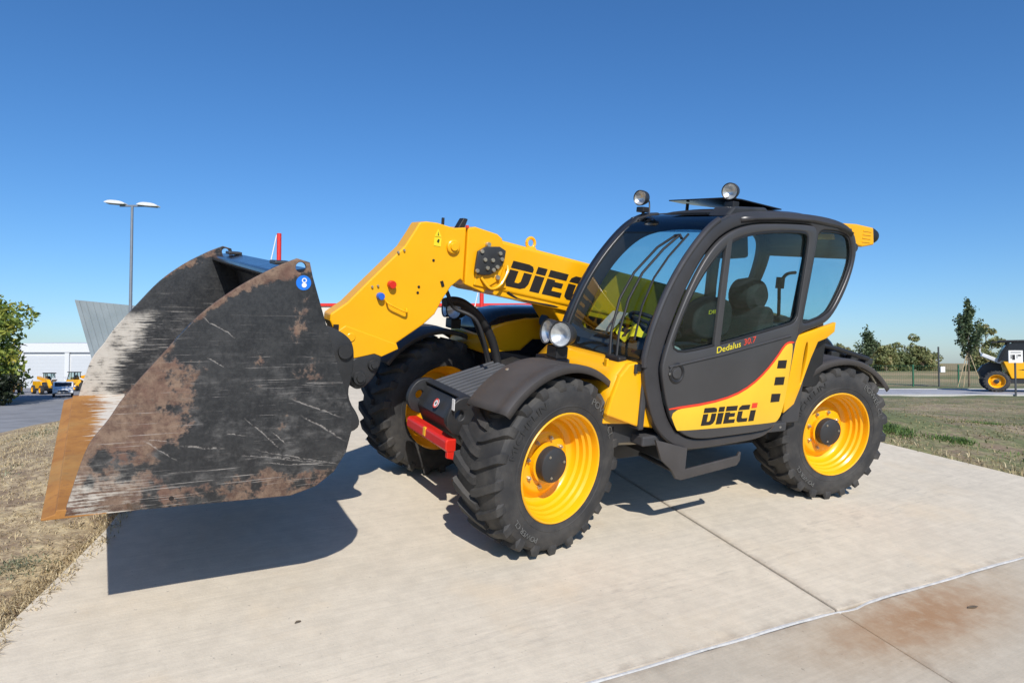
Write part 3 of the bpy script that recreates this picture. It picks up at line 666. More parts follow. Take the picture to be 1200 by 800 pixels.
# --- bucket
bk = bpy.data.objects.new('bucket', None); C.objects.link(bk); bk.parent = TH
bk['label'] = 'black steel bucket worn to rust and bare metal with orange cutting edge'
bo = [(2.655, 1.528), (2.605, 1.515), (2.592, 1.46), (2.508, 1.193), (2.405, .880), (2.405, .80), (2.425, .71), (2.475, .63), (2.55, .575), (2.654, .546), (3.302, .562), (3.445, .566), (3.408, .70), (3.367, .821), (3.306, .910), (3.252, .998), (3.141, 1.138), (3.014, 1.290), (2.88, 1.402), (2.745, 1.485)]
bo = bo[:3] + bo[3:10] + bo[10:12] + [(p.x, p.z) for p in catmull([(a, 0, b) for a, b in bo[12:] + bo[:1]], 4)][:-1] + bo[:0]
bo = [bo[0]] + bo[1:]
for y, mt in ((.957, 'bucket_outer'), (-.957, 'bucket_inner')):
    plate('side_plate', [bo, circle(2.640, 1.493, .021)], .020, mt, bk, lambda u, v, w, y=y: Vector((u, y + w, v)), .003)
shp = [(3.30, .575), (2.66, .560), (2.56, .588), (2.485, .642), (2.436, .715), (2.418, .80), (2.418, .88), (2.515, 1.185), (2.598, 1.455)]
sm = catmull([(a, 0, b) for a, b in shp], 4)
m = MB(); m.sheet([[(p.x, y, p.z) for p in sm] for y in np.linspace(-.948, .948, 9)]); m.build('shell', 'bucket_inner', bk, smooth=60, solid=.016)
m = MB(); m.prism([(3.512, .560), (3.512, .567), (3.470, .580), (3.466, .594), (3.20, .594), (3.20, .560)], -.967, .967); m.build('cutting_edge', 'blade', bk, bevel=.003)
m = MB(); m.prism([(2.60, 1.43), (2.585, 1.452), (2.60, 1.492), (2.72, 1.468), (2.722, 1.440), (2.63, 1.395)], -.946, .946); m.build('top_beam', 'blackgloss', bk, bevel=.008)
for y in (-.62, .62):
    m = MB(); m.box(2.605, 2.68, y - .06, y + .06, 1.488, 1.505); m.build('beam_pad', 'frame', bk, bevel=.005)
m = MB(); m.box(2.44, 2.52, -.60, .40, .62, .70); m.box(2.38, 2.50, -.55, .35, 1.02, 1.10); m.build('back_bracket', 'frame', bk, bevel=.01)
m = MB(); m.lathe([(0, .0015), (.0295, .0015), (.030, 0)], 28, (2.628, .967, 1.432), (0, 1, 0)); sk = m.build('round_sticker', 'stickerblue', bk)
m = MB(); m.lathe([(.006, .0028), (.010, .0028)], 16, (2.626, .967, 1.442), (0, 1, 0)); m.build('sticker_symbol', 'stickerwhite', bk)
m = MB(); m.lathe([(0, .0028), (.010, .0028)], 12, (2.626, .967, 1.423), (0, 1, 0)); m.build('sticker_symbol', 'stickerwhite', bk)
m = MB(); m.lathe([(0, .0012), (.009, .0012)], 12, (3.10, .967, .592), (0, 1, 0)); m.build('drain_hole', 'decal_black', bk)

# --- cab
def side(off=0): return lambda u, v, w: Vector((u, .975 - .05 * v + off + w, v))
CO = [(.617, .70), (.68, .85), (.712, .98), (.716, 1.056), (.664, 1.26), (.571, 1.466), (.446, 1.657), (.287, 1.834), (.144, 1.926), (-.043, 1.968), (-.31, 1.988), (-.67, 2.002), (-.945, 1.990), (-1.117, 1.940), (-1.178, 1.826), (-1.155, 1.675), (-1.076, 1.497), (-.955, 1.333), (-.842, 1.275), (-.673, 1.238), (-.601, 1.205), (-.555, 1.0), (-.515, .863), (-.467, .649), (-.40, .58), (-.30, .545), (-.1, .535), (.313, .525), (.434, .550), (.54, .615)]
DO = [(.605, .992), (.600, 1.075), (.527, 1.282), (.406, 1.534), (.276, 1.720), (.134, 1.828), (-.052, 1.888), (-.318, 1.914), (-.620, 1.930), (-.684, 1.915), (-.678, 1.817), (-.598, 1.387), (-.545, 1.08), (-.490, .768), (-.45, .67), (-.398, .62), (-.295, .600), (0, .594), (.258, .590), (.381, .617), (.474, .677), (.539, .779)]
QG = [(-.740, 1.908), (-.90, 1.918), (-1.037, 1.912), (-1.105, 1.871), (-1.136, 1.749), (-1.108, 1.65), (-1.048, 1.53), (-.948, 1.382), (-.88, 1.345), (-.836, 1.325), (-.642, 1.276), (-.650, 1.35), (-.682, 1.532), (-.728, 1.819)]
GL = [(.560, 1.100), (.502, 1.282), (.378, 1.520), (.216, 1.710), (.069, 1.803), (-.187, 1.858), (-.535, 1.885), (-.605, 1.872), (-.612, 1.789), (-.562, 1.41), (-.552, 1.300), (-.394, 1.265), (.22, 1.142)]
co = chaikin(CO, 2); do_ = chaikin(DO, 2); qg = chaikin(QG, 2); gl_ = chaikin(GL, 2)
def grow(lp, d):
    n = len(lp); o = []; A = sum(lp[i][0] * lp[(i + 1) % n][1] - lp[(i + 1) % n][0] * lp[i][1] for i in range(n))
    s = 1 if A > 0 else -1
    for i in range(n):
        a = Vector(lp[i - 1]); b = Vector(lp[(i + 1) % n]); t = (b - a).normalized(); o.append((lp[i][0] + s * t.y * d, lp[i][1] - s * t.x * d))
    return o
cab = plate('cab', [co, grow(do_, .006), qg], .055, 'cabgrey', TH, side(-.030), .012)
# far wall of the cab: one big window above, panel below
FO = [(x, z) for x, z in CO]
FW1 = [(.60, 1.13), (.53, 1.28), (.41, 1.52), (.25, 1.70), (.08, 1.81), (-.18, 1.865), (-.50, 1.885), (-.55, 1.86), (-.58, 1.6), (-.58, 1.20), (0, 1.12)]
farmp = lambda u, v, w: Vector((u, .075 + .02 * v + w, v))
plate('far_wall', [co, chaikin(FW1, 2), chaikin([(-.66, 1.89), (-.90, 1.905), (-1.04, 1.89), (-1.10, 1.80), (-1.05, 1.55), (-.95, 1.38), (-.80, 1.30), (-.66, 1.24)], 2)], .05, 'cabgrey', cab, farmp, .01)
for lp in (FW1, [(-.64, 1.9), (-1.06, 1.9), (-1.12, 1.80), (-1.06, 1.55), (-.95, 1.36), (-.64, 1.22)]): plate('far_window', [chaikin(lp, 1)], .006, 'glass', cab, farmp, .001)
plate('quarter_window', [grow(qg, .012)], .006, 'glass', cab, side(-.026), .001)
plate('window_seal', [grow(qg, .004), grow(qg, -.014)], .012, 'black', cab, side(-.020), .003)
# windscreen follows the front curve of the cab
WP = [(.700, 1.03), (.698, 1.10), (.652, 1.26), (.558, 1.466), (.433, 1.655), (.275, 1.828), (.138, 1.914), (-.02, 1.950), (-.10, 1.960)]
wp = catmull([(a, 0, b) for a, b in WP], 6)
NW = 42
def wrow(pts, y0, y1, n=9, bow=.035):
    rows = []
    for k in range(n):
        t = k / (n - 1); b = bow * (1 - (2 * t - 1) ** 2)
        rows.append([(p.x + b * (1 - min(1, max(0, (p.z - 1.0) / .95)) * .8), y0 + (y1 - y0) * t - .02 * (p.z - 1.1) * (1 if t > .5 else -1) * abs(2 * t - 1), p.z) for p in pts])
    return rows
m = MB().sheet(wrow([p for p in wp if p.z < 1.925], .115, .90)); m.build('windscreen', 'screen', cab, smooth=60)
m = MB().sheet(wrow([p for p in wp if p.z > 1.80], .13, .875)); o_ = m.build('sun_band', 'roofglass', cab, smooth=60); o_.location = (.006, 0, .006)
m = MB().sheet(wrow([p for p in wp if p.z < 1.125], .115, .90)); o_ = m.build('screen_border', 'black', cab, smooth=60); o_.location = (-.004, 0, -.002)
# dark pillars that edge the screen
for y0, nm in ((.085, 'far_pillar'),):
    pts = [(p.x + .008, y0 + .02 * (p.z - 1.1), p.z) for p in wp if p.z < 1.94]
    m = MB(); m.tube(pts, .024, 10); m.build(nm, 'blackgloss', cab, smooth=1)
m = MB(); m.tube([(p.x + .012, .905 - .05 * (p.z - 1.1), p.z) for p in wp if p.z < 1.90], .020, 10); m.build('near_pillar_trim', 'cabgrey', cab, smooth=1)
m = MB(); m.tube([(.735, y, 1.025 + .0 * y) for y in (.09, .3, .6, .90)], .022, 10); m.build('screen_sill', 'black', cab, smooth=1)
# roof
rows = []
for x, z in ((.02, 1.945), (-.10, 1.965), (-.35, 1.990), (-.67, 2.003), (-.94, 1.990), (-1.10, 1.945)):
    rows.append([(x, y, z - .055 * abs((y - .49) / .40) ** 3 + .012) for y in np.linspace(.10, .885, 13)])
m = MB().sheet(rows); m.build('roof', 'cabgrey', cab, smooth=60, solid=.03)
RWp = catmull([(-1.10, 0, 1.94), (-1.165, 0, 1.826), (-1.145, 0, 1.675), (-1.065, 0, 1.497), (-.95, 0, 1.338), (-.86, 0, 1.29)], 5)
m = MB().sheet([[(p.x, y, p.z) for p in RWp if p.z < 1.76] for y in (.12, .5, .87)]); m.build('rear_window', 'glass', cab, smooth=60)
m = MB().sheet([[(p.x + .012, y, p.z) for p in RWp if p.z > 1.715] for y in (.09, .5, .87)]); m.build('rear_header', 'interior', cab, smooth=60, solid=.02)
m = MB().sheet([[(p.x + .012, y, p.z) for p in RWp] for y in (.085, .12, .175)]); m.build('rear_corner', 'interior', cab, smooth=60, solid=.02)
m = MB(); m.box(-1.08, -.02, .13, .85, 1.905, 1.925); m.build('headliner', 'interior', cab, bevel=.008)
m = MB(); m.tube([(-1.17, .12, 1.82), (-1.17, .87, 1.82)], .03, 10); m.tube([(-.86, .12, 1.27), (-.86, .89, 1.27)], .035, 10); m.build('rear_rail', 'cabgrey', cab, smooth=1)
m = MB(); m.box(-.80, -.62, .12, .86, .60, 1.26); m.box(-.62, .66, .12, .90, .56, .62); m.prism([(.70, .66), (.70, 1.03), (.66, 1.03), (.66, .66)], .12, .90); m.build('cab_tub', 'interior', cab, bevel=.01)
# tinted sun visor plate over the roof hatch
vm = Matrix.Translation((-.30, .52, 2.034)) @ Matrix.Rotation(R(-2), 4, 'Y')
m = MB(); m.prism([(.30, -.30), (.31, .22), (.22, .26), (-.24, .20), (-.26, -.14), (.16, -.31)], -.004, .004, mp=lambda u, v, w: vm @ Vector((u, v, w))); vis = m.build('roof_visor', 'blackgloss', TH, bevel=.003)
for x, y in ((-.10, .30), (-.06, .70), (-.48, .42), (-.48, .68)):
    m = MB(); m.cyl((x, y, 1.97), (x, y, 2.032), .011, 8); m.build('visor_post', 'black', vis, smooth=1)

# --- door
plate('door_seal', [grow(do_, .022), grow(do_, -.018)], .018, 'black', cab, side(-.040), .003)
door = plate('door', [do_, gl_], .035, 'doorgrey', TH, side(.004), .010)
plate('window_pane', [[(.205, 1.150)] + [q for q in grow(gl_, .012) if q[0] > .14 + (q[1] - 1.15) * -.03] + [(.13, 1.80)] if False else grow(gl_, .012)], .006, 'glass', door, side(0), .001)
plate('window_seal', [grow(gl_, .003), grow(gl_, -.012)], .012, 'black', door, side(.014), .003)
m = MB(); m.prism([(.150, 1.800), (.104, 1.812), (.150, 1.150), (.200, 1.140)], -.012, .016, mp=side(.006)); m.build('window_divider', 'doorgrey', door, bevel=.006)
m = MB(); m.tube([(.56, .975 - .05 * 1.03 + .025, 1.035), (.1, .975 - .05 * 1.11 + .026, 1.105), (-.5, .975 - .05 * 1.2 + .025, 1.215)], .006, 8); m.build('swage_line', 'doorgrey', door, smooth=1)
lp = chaikin([(-.535, 1.165), (-.48, 1.165), (-.444, 1.145), (-.381, 1.072), (-.286, .985), (-.159, .900), (0, .839), (.217, .803), (.535, .785), (.472, .668), (.45, .655), (-.39, .648), (-.435, .664), (-.47, .72), (-.505, .90)], 2)
plate('yellow_decal', [lp], .002, 'decal_yellow', door, side(.0225), .0002)
lr = chaikin([(-.535, 1.175), (-.478, 1.176), (-.434, 1.154), (-.371, 1.080), (-.278, .994), (-.153, .910), (.004, .850), (.219, .815), (.540, .797), (.537, .783), (.217, .801), (0, .837), (-.159, .898), (-.286, .983), (-.381, 1.070), (-.444, 1.143), (-.48, 1.163), (-.535, 1.163)], 1)
plate('red_stripe', [lr], .002, 'decal_red', door, side(.0237), .0002)
dieci(door, lambda u, v, w: side(.0238)(.272 - u, .676 + v, w), .1235, .105, .12, .22, True)
for q in ([(-.391, 1.054), (-.477, 1.055), (-.469, 1.001), (-.383, 1.003)], [(-.375, .947), (-.468, .946), (-.460, .894), (-.367, .895)], [(-.350, .840), (-.438, .838), (-.430, .786), (-.344, .785)]):
    plate('black_square', [q], .002, 'decal_black', door, side(.0238), .0002)
for s_, x0, mt in (('Dedalus', .182, 'lime'), ('30.7', -.052, 'decal_red')):
    me = text_mesh(s_, .062, .0004)
    for v in me.vertices: v.co = side(.0225)(x0 - v.co.x * 1.05, 1.106 + (.182 - x0) * .20 + v.co.x * .195 + v.co.y * .86, v.co.z)
    link('letter', me, mt, door)
hc = side(.0225)(.497, .998, 0)
m = MB(); m.lathe([(.056, .0), (.060, .004), (.052, .008), (.044, .004), (.040, -.004)], 30, hc, (0, 1, .05)); hd = m.build('handle_ring', 'black', door, smooth=1)
m = MB(); m.lathe([(0, -.001), (.044, -.001)], 24, hc, (0, 1, .05)); m.build('handle_recess', 'black', door)
m = MB(); m.prism(chaikin([(.535, .985), (.525, 1.02), (.48, 1.03), (.465, 1.0), (.48, .97), (.51, .965)], 1), .0, .010, mp=side(.022)); m.build('door_handle', 'doorgrey', door, bevel=.004)
m = MB(); m.lathe([(0, .004), (.007, .004), (.008, 0)], 10, side(.026)(.553, .995, 0), (0, 1, 0)); m.build('door_lock', 'steel', door)
m = MB(); m.lathe([(0, .006), (.008, .005), (.009, 0)], 10, side(.023)(-.46, .618, 0), (0, 1, 0)); m.build('door_screw', 'steel', door)

# --- seat, wheel and controls seen through the glass
m = MB(); m.prism(chaikin([(-.12, .86), (-.12, .97), (-.20, .99), (-.55, .96), (-.58, .86)], 2), .30, .70); seat = m.build('seat', 'seatcloth', TH, smooth=50, bevel=.02)
m = MB(); m.prism(chaikin([(-.50, .95), (-.46, 1.05), (-.50, 1.30), (-.54, 1.38), (-.62, 1.37), (-.64, 1.25), (-.62, .95)], 2), .30, .70); m.build('backrest', 'seatcloth', seat, smooth=50, bevel=.03)
m = MB(); m.lathe([(0, .12), (.07, .115), (.11, .08), (.125, 0), (.11, -.08), (.07, -.115), (0, -.12)], 24, (-.57, .5, 1.44), (0, 1, 0)); o_ = m.build('headrest', 'seatcloth', seat, smooth=1)
m = MB(); m.box(-.45, -.18, .33, .67, .62, .86); m.build('seat_base', 'interior', seat, bevel=.02)
m = MB(); m.box(-.62, -.12, .70, .78, 1.02, 1.10); m.build('armrest', 'interior', seat, bevel=.02)
m = MB(); m.prism(chaikin([(-.05, 1.14), (-.30, 1.12), (-.42, 1.18), (-.42, 1.36), (-.33, 1.42), (-.15, 1.41), (-.06, 1.32)], 2), .40, .52); bag = m.build('seat_cover', 'seatcloth', seat, smooth=50, bevel=.02)
me = text_mesh('DIECI', .055, .0005)
for v in me.vertices: v.co = Vector((-.17 - v.co.x, .524 + v.co.z, 1.30 + v.co.y * .7 + v.co.x * .1))
link('letter', me, 'lime', seat)
m = MB(); ax = Vector((-.45, 0, .9)).normalized(); c0 = Vector((.28, .50, 1.22)); e1 = ax.orthogonal().normalized(); e2 = ax.cross(e1)
m.tube([c0 + (e1 * math.cos(a) + e2 * math.sin(a)) * .17 for a in np.linspace(0, 2 * math.pi, 33)], .013, 8, caps=False)
for k in range(3):
    a = 2 * math.pi * k / 3 + .5; m.tube([c0, c0 + (e1 * math.cos(a) + e2 * math.sin(a)) * .165], .010, 6)
m.cyl(c0 - ax * .02, c0 + ax * .02, .045, 16); sw = m.build('steering_wheel', 'black', TH, smooth=1)
m = MB(); m.tube([c0, c0 - ax * .25 + Vector((.08, 0, -.1)), (.50, .5, .75)], .04, 10); m.build('steering_column', 'interior', sw, smooth=1)
m = MB(); m.prism(chaikin([(.62, .66), (.63, 1.06), (.55, 1.14), (.46, 1.12), (.42, .9), (.44, .66)], 1), .22, .78); ds = m.build('dashboard', 'interior', TH, smooth=50, bevel=.02)
m = MB(); m.prism([(.56, 1.145), (.50, 1.20), (.44, 1.18), (.45, 1.125)], .36, .62); m.build('instrument_panel', 'blackgloss', ds, bevel=.008)
m = MB(); m.prism(chaikin([(.58, .86), (.30, .86), (.32, 1.06), (.42, 1.15), (.54, 1.13)], 2), .80, .87); m.build('side_trim', 'interior_pale', ds, smooth=50, bevel=.015)
m = MB(); m.box(-.55, .15, .14, .28, .62, 1.05); con = m.build('console', 'interior', TH, bevel=.02)
m = MB(); m.tube(catmull([(.05, .22, 1.04), (.06, .24, 1.15), (.03, .25, 1.24)], 4), [.010] * 9, 8); m.tube([(.03, .25, 1.22), (.02, .25, 1.30)], .025, 10); m.build('joystick', 'black', con, smooth=1)
m = MB(); m.box(-.40, -.20, .15, .27, 1.05, 1.06); m.build('console_panel', 'interior_pale', con)
m = MB(); m.prism([(-.34, 1.90), (-.56, 1.90), (-.60, 1.70), (-.42, 1.68)], .20, .45); m.build('roof_console', 'interior', con, bevel=.02)
m = MB(); m.tube(catmull([(-.86, .55, 1.30), (-.83, .56, 1.42), (-.82, .56, 1.52), (-.86, .57, 1.60), (-.96, .57, 1.62)], 5), .012, 8); m.cyl((-.82, .56, 1.50), (-.82, .56, 1.58), .03, 12); m.build('rear_wiper_motor', 'black', con, smooth=1)
# vest and papers on the dash
m = MB().sheet([[(.58 - .03 * k, .42 + .05 * j, 1.15 + .03 * math.sin(j * 1.7 + k) + .02 * k) for j in range(6)] for k in range(4)]); m.build('safety_vest', 'lime', ds, smooth=1)
m = MB().sheet([[(.60 - .045 * k, .30 + .05 * j, 1.17 + .04 * k) for j in range(4)] for k in range(4)]); m.build('papers', 'interior_pale', ds)

# --- windscreen wiper: two long parallel arms from the near lower corner
def onscreen(y, z, off=.025):
    t = (y - .115) / .785; b = .035 * (1 - (2 * t - 1) ** 2)
    zs = [p.z for p in wp]; x = float(np.interp(z, zs, [p.x for p in wp])); return Vector((x + b * (1 - min(1, max(0, (z - 1) / .95)) * .8) + off, y, z))
m = MB(); m.box(.735, .80, .66, .79, .985, 1.07); wb = m.build('wiper', 'black', TH, bevel=.012)
m = MB(); m.tube([onscreen(.68, 1.04, .05), onscreen(.64, 1.20, .05), onscreen(.59, 1.39, .045), onscreen(.59, 1.55, .045), onscreen(.63, 1.71, .04), onscreen(.69, 1.785, .035)], .008, 8); m.build('wiper_arm', 'black', wb, smooth=1)
m = MB(); m.tube([onscreen(.735, 1.04, .05), onscreen(.70, 1.20, .045), onscreen(.665, 1.39, .045), onscreen(.66, 1.55, .045), onscreen(.69, 1.70, .04), onscreen(.72, 1.785, .035)], .008, 8); m.build('wiper_arm', 'black', wb, smooth=1)
m = MB(); m.tube([onscreen(.80, 1.17, .012), onscreen(.76, 1.36, .012), onscreen(.74, 1.53, .012), onscreen(.745, 1.66, .012), onscreen(.76, 1.80, .012)], .007, 6); m.build('wiper_blade', 'black', wb, smooth=1)
m = MB(); m.tube([onscreen(.685, 1.785, .035), onscreen(.725, 1.79, .035), onscreen(.745, 1.77, .02)], .010, 6); m.build('wiper_link', 'black', wb, smooth=1)
m = MB(); m.box(.745, .765, .79, .90, .99, 1.045)
m.build('wiper_bracket', 'frame', wb, bevel=.006)
for y in (.815, .86): MB().lathe([(0, .004), (.006, .004), (.007, 0)], 10, (.765, y, 1.02), (1, 0, 0)).build('wiper_screw', 'steel', wb)

# --- yellow panels under the screen and behind the door
m = MB(); rows = []
for y in np.linspace(.06, .86, 9):
    rows.append([(.70, y, 1.03), (.735, y, 1.045), (.80, y, 1.03 + .01 * (y - .4)), (.86, y, .97), (.90, y, .88), (.90, y, .74)])
cw = m.sheet(rows).build('cowl', 'yellow', TH, smooth=40, solid=.012)
m = MB(); m.prism([(.93, .76), (.905, .86), (.86, .98), (.80, 1.045), (.74, 1.055), (.70, 1.02), (.67, .90), (.62, .76), (.56, .66), (.70, .68)], .845, .885); m.build('cowl_side', 'yellow', cw, bevel=.01)
m = MB(); m.prism([(.92, .70), (.90, .86), (.70, .84), (.62, .68)], .40, .845); m.build('cowl_lower', 'yellow', cw, bevel=.01)
m = MB(); m.box(.82, .835, .70, .73, 1.0, 1.05); m.build('cowl_clip', 'yellow', cw, bevel=.004)
rp = [(-.60, 1.205), (-.84, 1.262), (-1.0, 1.30), (-1.0, 1.235), (-.92, 1.19), (-.83, 1.165), (-.775, 1.05), (-.70, .85), (-.655, .745), (-.56, .69), (-.545, .82)]
slot = chaikin([(-.700, 1.165), (-.728, 1.165), (-.738, 1.06), (-.705, .90), (-.690, .87), (-.690, .95)], 2)
plate('rear_pillar_panel', [rp, slot], .03, 'yellow', TH, lambda u, v, w: Vector((u, .895 + w, v)), .006)
m = MB(); m.box(-1.02, -.60, .40, .84, .84, 1.24); m.build('rear_side_box', 'black', TH, bevel=.01)
# yellow lamp block behind the roof
m = MB(); m.prism([(-1.05, 1.985), (-1.36, 1.998), (-1.565, 1.988), (-1.60, 1.865), (-1.46, 1.84), (-1.10, 1.87)], .52, .74)
tl = m.build('rear_lamp_block', 'yellow', TH, bevel=.012, seg=3)
for k in range(4):
    m = MB(); m.box(-1.54, -1.44, .738, .744, 1.875 + k * .026, 1.883 + k * .026); m.build('block_groove', 'yellow', tl)
m = MB(); m.lathe([(0, .10), (.05, .095), (.062, .06), (.062, .0), (.045, -.02)], 24, (-1.60, .66, 1.93), (-1, 0, .05)); m.build('rear_lamp', 'black', tl, smooth=1)
# rear hood and tail equipment
m = MB(); m.prism(chaikin([(-1.15, .95), (-1.22, 1.15), (-1.36, 1.19), (-1.50, 1.14), (-1.62, 1.04), (-2.05, 1.00), (-2.10, .85), (-1.9, .6), (-1.3, .6)], 1), -.40, .55); rh = m.build('rear_hood', 'blackgloss', TH, smooth=50, bevel=.02)
m = MB(); m.tube([(-1.30, .56, 1.10), (-1.55, .60, 1.06), (-1.95, .60, .98)], .018, 8); m.build('tail_pipe', 'rubberhose', rh, smooth=1)
for x, z in ((-1.52, 1.035), (-1.78, 1.005), (-1.98, .965)):
    m = MB(); m.box(x - .05, x + .05, .555, .60, z - .035, z + .01); m.build('tail_fitting', 'frame', rh, bevel=.006)

# --- roof work lamps
def worklamp(x, y, z, ax, rake):
    m = MB(); m.tube([(x - .03, y, z - .16), (x - .03, y, z - .085)], .012, 8); m.box(x - .05, x + .005, y - .035, y + .035, z - .095, z - .06); m.box(x - .13, x + .05, y - .06, y + .06, z - .175, z - .15)
    root = m.build('work_lamp', 'black', TH, bevel=.006); ax = Vector(ax).normalized(); o = Vector((x, y, z))
    m = MB(); m.lathe([(0, -.062), (.028, -.058), (.044, -.037), (.051, -.008), (.053, .016), (.050, .021), (.046, .016)], 28, o, ax); m.build('lamp_housing', 'frame', root, smooth=1)
    m = MB(); m.lathe([(0, -.016), (.016, -.014), (.034, .0), (.046, .014)], 24, o, ax); m.build('reflector', 'mirrorwhite', root, smooth=1)
    m = MB(); m.lathe([(0, .024), (.024, .022), (.0465, .015)], 24, o, ax); m.build('lens', 'lens', root, smooth=1)
    m = MB(); m.tube(catmull([o - ax * .07, o - ax * .10 + Vector((0, 0, -.04)), (x - .07, y + .02, z - .13)], 5), .005, 6); m.build('cable', 'rubberhose', root, smooth=1)
worklamp(-.005, .75, 2.085, (.88, .35, -.12), 0); worklamp(.155, .115, 2.050, (.95, .20, -.12), 0)
m = MB(); m.prism([(.26, 1.845), (.20, 1.915), (.02, 1.965), (-.05, 1.93)], .075, .155); m.build('lamp_bracket', 'frame', TH, bevel=.01)
m = MB(); m.prism([(.14, 1.91), (.07, 1.985), (-.22, 2.005), (-.26, 1.96)], .70, .86); m.build('lamp_bracket', 'frame', TH, bevel=.015)

# --- step below the door
st_l = [(.62, .615), (.56, .600), (.36, .545), (.36, .415), (-.09, .455), (-.10, .48), (-.115, .48), (-.115, .425), (-.09, .395), (.385, .352), (.43, .365), (.48, .43), (.56, .49)]
stp = plate('step', [[(a, b) for a, b in st_l]], .018, 'fender', TH, lambda u, v, w: Vector((u, .955 + w, v)), .004)
for q_ in ((.39, .39), ): MB().tube([(q_[0], .60, q_[1] + .02), (q_[0], .95, q_[1])], .016, 8).build('step_rod', 'frame', stp, smooth=1)
m = MB(); m.box(.37, .44, .50, .945, .44, .55); m.build('step_bracket', 'frame', stp, bevel=.006)

# ================================================================== surroundings
def leaves(name, mat, parent, pts, size, seed, flat=.0):
    rg = np.random.default_rng(seed); n = len(pts); pts = np.asarray(pts, float)
    a = rg.normal(size=(n, 3)); a[:, 2] *= (1 - flat); a /= np.linalg.norm(a, axis=1)[:, None]
    b = rg.normal(size=(n, 3)); b -= a * (a * b).sum(1)[:, None]; b /= np.linalg.norm(b, axis=1)[:, None]
    L = size * rg.uniform(.6, 1.3, n)[:, None]; Wd = L * rg.uniform(.4, .65, n)[:, None]
    c = np.cross(a, b) * L * .15
    v = np.stack([pts - a * L, pts + b * Wd + c, pts + a * L, pts - b * Wd + c], 1).reshape(-1, 3)
    k = np.arange(n)[:, None] * 4
    f = np.concatenate([k + [0, 1, 2], k + [0, 2, 3]], 0)
    return tri_mesh(name, v, f, mat, parent)
def tri_mesh(name, v, f, mat, parent):
    me = bpy.data.meshes.new(name); me.vertices.add(len(v)); me.vertices.foreach_set('co', np.asarray(v, np.float32).ravel())
    me.loops.add(len(f) * 3); me.loops.foreach_set('vertex_index', np.asarray(f, np.int32).ravel())
    me.polygons.add(len(f)); me.polygons.foreach_set('loop_start', np.arange(0, len(f) * 3, 3, dtype=np.int32)); me.update(calc_edges=True); me.validate()
    return link(name, me, mat, parent)
def clumps(rg, centres, radii, n, shell=.55):
    k = rg.integers(0, len(centres), n); d = rg.normal(size=(n, 3)); d /= np.linalg.norm(d, axis=1)[:, None]
    r = shell + (1 - shell) * rg.random(n) ** .6
    return np.asarray(centres)[k] + d * np.asarray(radii)[k] * r[:, None]

def broad_tree(name, label, loc, h, rx, nleaf, lsize, mat, seed, group=None, trunk_h=.3, cl=26, hy=.5):
    rg = np.random.default_rng(seed); t = thing(name, label, 'tree', loc, 0, group)
    m = MB(); tr = h * .022 + .03; m.tube([(0, 0, -.2), (.02 * h, .01 * h, h * trunk_h), (0, .02 * h, h * .8)], [tr, tr * .75, tr * .2], 9)
    cs = []; rs = []
    for k in range(cl):
        u = rg.random(); z = h * (trunk_h + (1 - trunk_h) * (.08 + .84 * u)); prof = math.sin(math.pi * min(1, (.18 + .80 * u))) ** .6
        a = rg.uniform(0, 2 * math.pi); rr_ = rx * prof * rg.uniform(.25, .85); cs.append((rr_ * math.cos(a), rr_ * math.sin(a), z)); q = rx * rg.uniform(.22, .42); rs.append((q, q, q * rg.uniform(.6, .9)))
        m.tube([(0, .01 * h, max(h * trunk_h * .8, z - rr_ * .9)), (cs[-1][0] * .5, cs[-1][1] * .5, z - rr_ * .3), cs[-1]], [tr * .35, tr * .22, tr * .06], 5)
    m.build('trunk', 'bark', t, smooth=1)
    leaves('crown', mat, t, clumps(rg, cs, rs, nleaf), lsize, seed + 1); return t
def young_tree(label, loc, h, w, n, seed, stakes=False):
    rg = np.random.default_rng(seed); t = thing('young_tree', label, 'tree', loc)
    m = MB(); m.tube([(0, 0, -.1), (0, 0, h * .45), (.02, 0, h * .95)], [.045, .035, .01], 8); pts = []
    for k in range(26):
        z0 = h * (.32 + .5 * k / 26); a = rg.uniform(0, 6.28); L = w * rg.uniform(.55, 1.05) * (1.15 - .75 * k / 26); up = L * rg.uniform(.9, 1.7)
        e = np.array([L * math.cos(a), L * math.sin(a), z0 + up]); s0 = np.array([0, 0, z0]); mid = s0 * .5 + e * .5 + np.array([L * .12 * math.cos(a), L * .12 * math.sin(a), -up * .08])
        m.tube([s0, mid, e], [.014, .010, .004], 5)
        for q in range(n):
            u = rg.uniform(.25, 1.03); pts.append((s0 * (1 - u) + e * u) + rg.normal(size=3) * np.array([.09, .09, .10]) * (w / .9))
    for q in range(n * 4): pts.append(np.array([0, 0, h * rg.uniform(.6, 1.0)]) + rg.normal(size=3) * .08)
    m.build('trunk', 'bark', t, smooth=1); leaves('crown', 'leaf_young', t, pts, .085, seed)
    if stakes:
        for dx in (-.75, -.45, .5):
            MB().tube([(dx, -.25, 0), (dx * .1, 0, 1.75)], .02, 7).build('stake', 'stakewood', t, smooth=1)
    return t
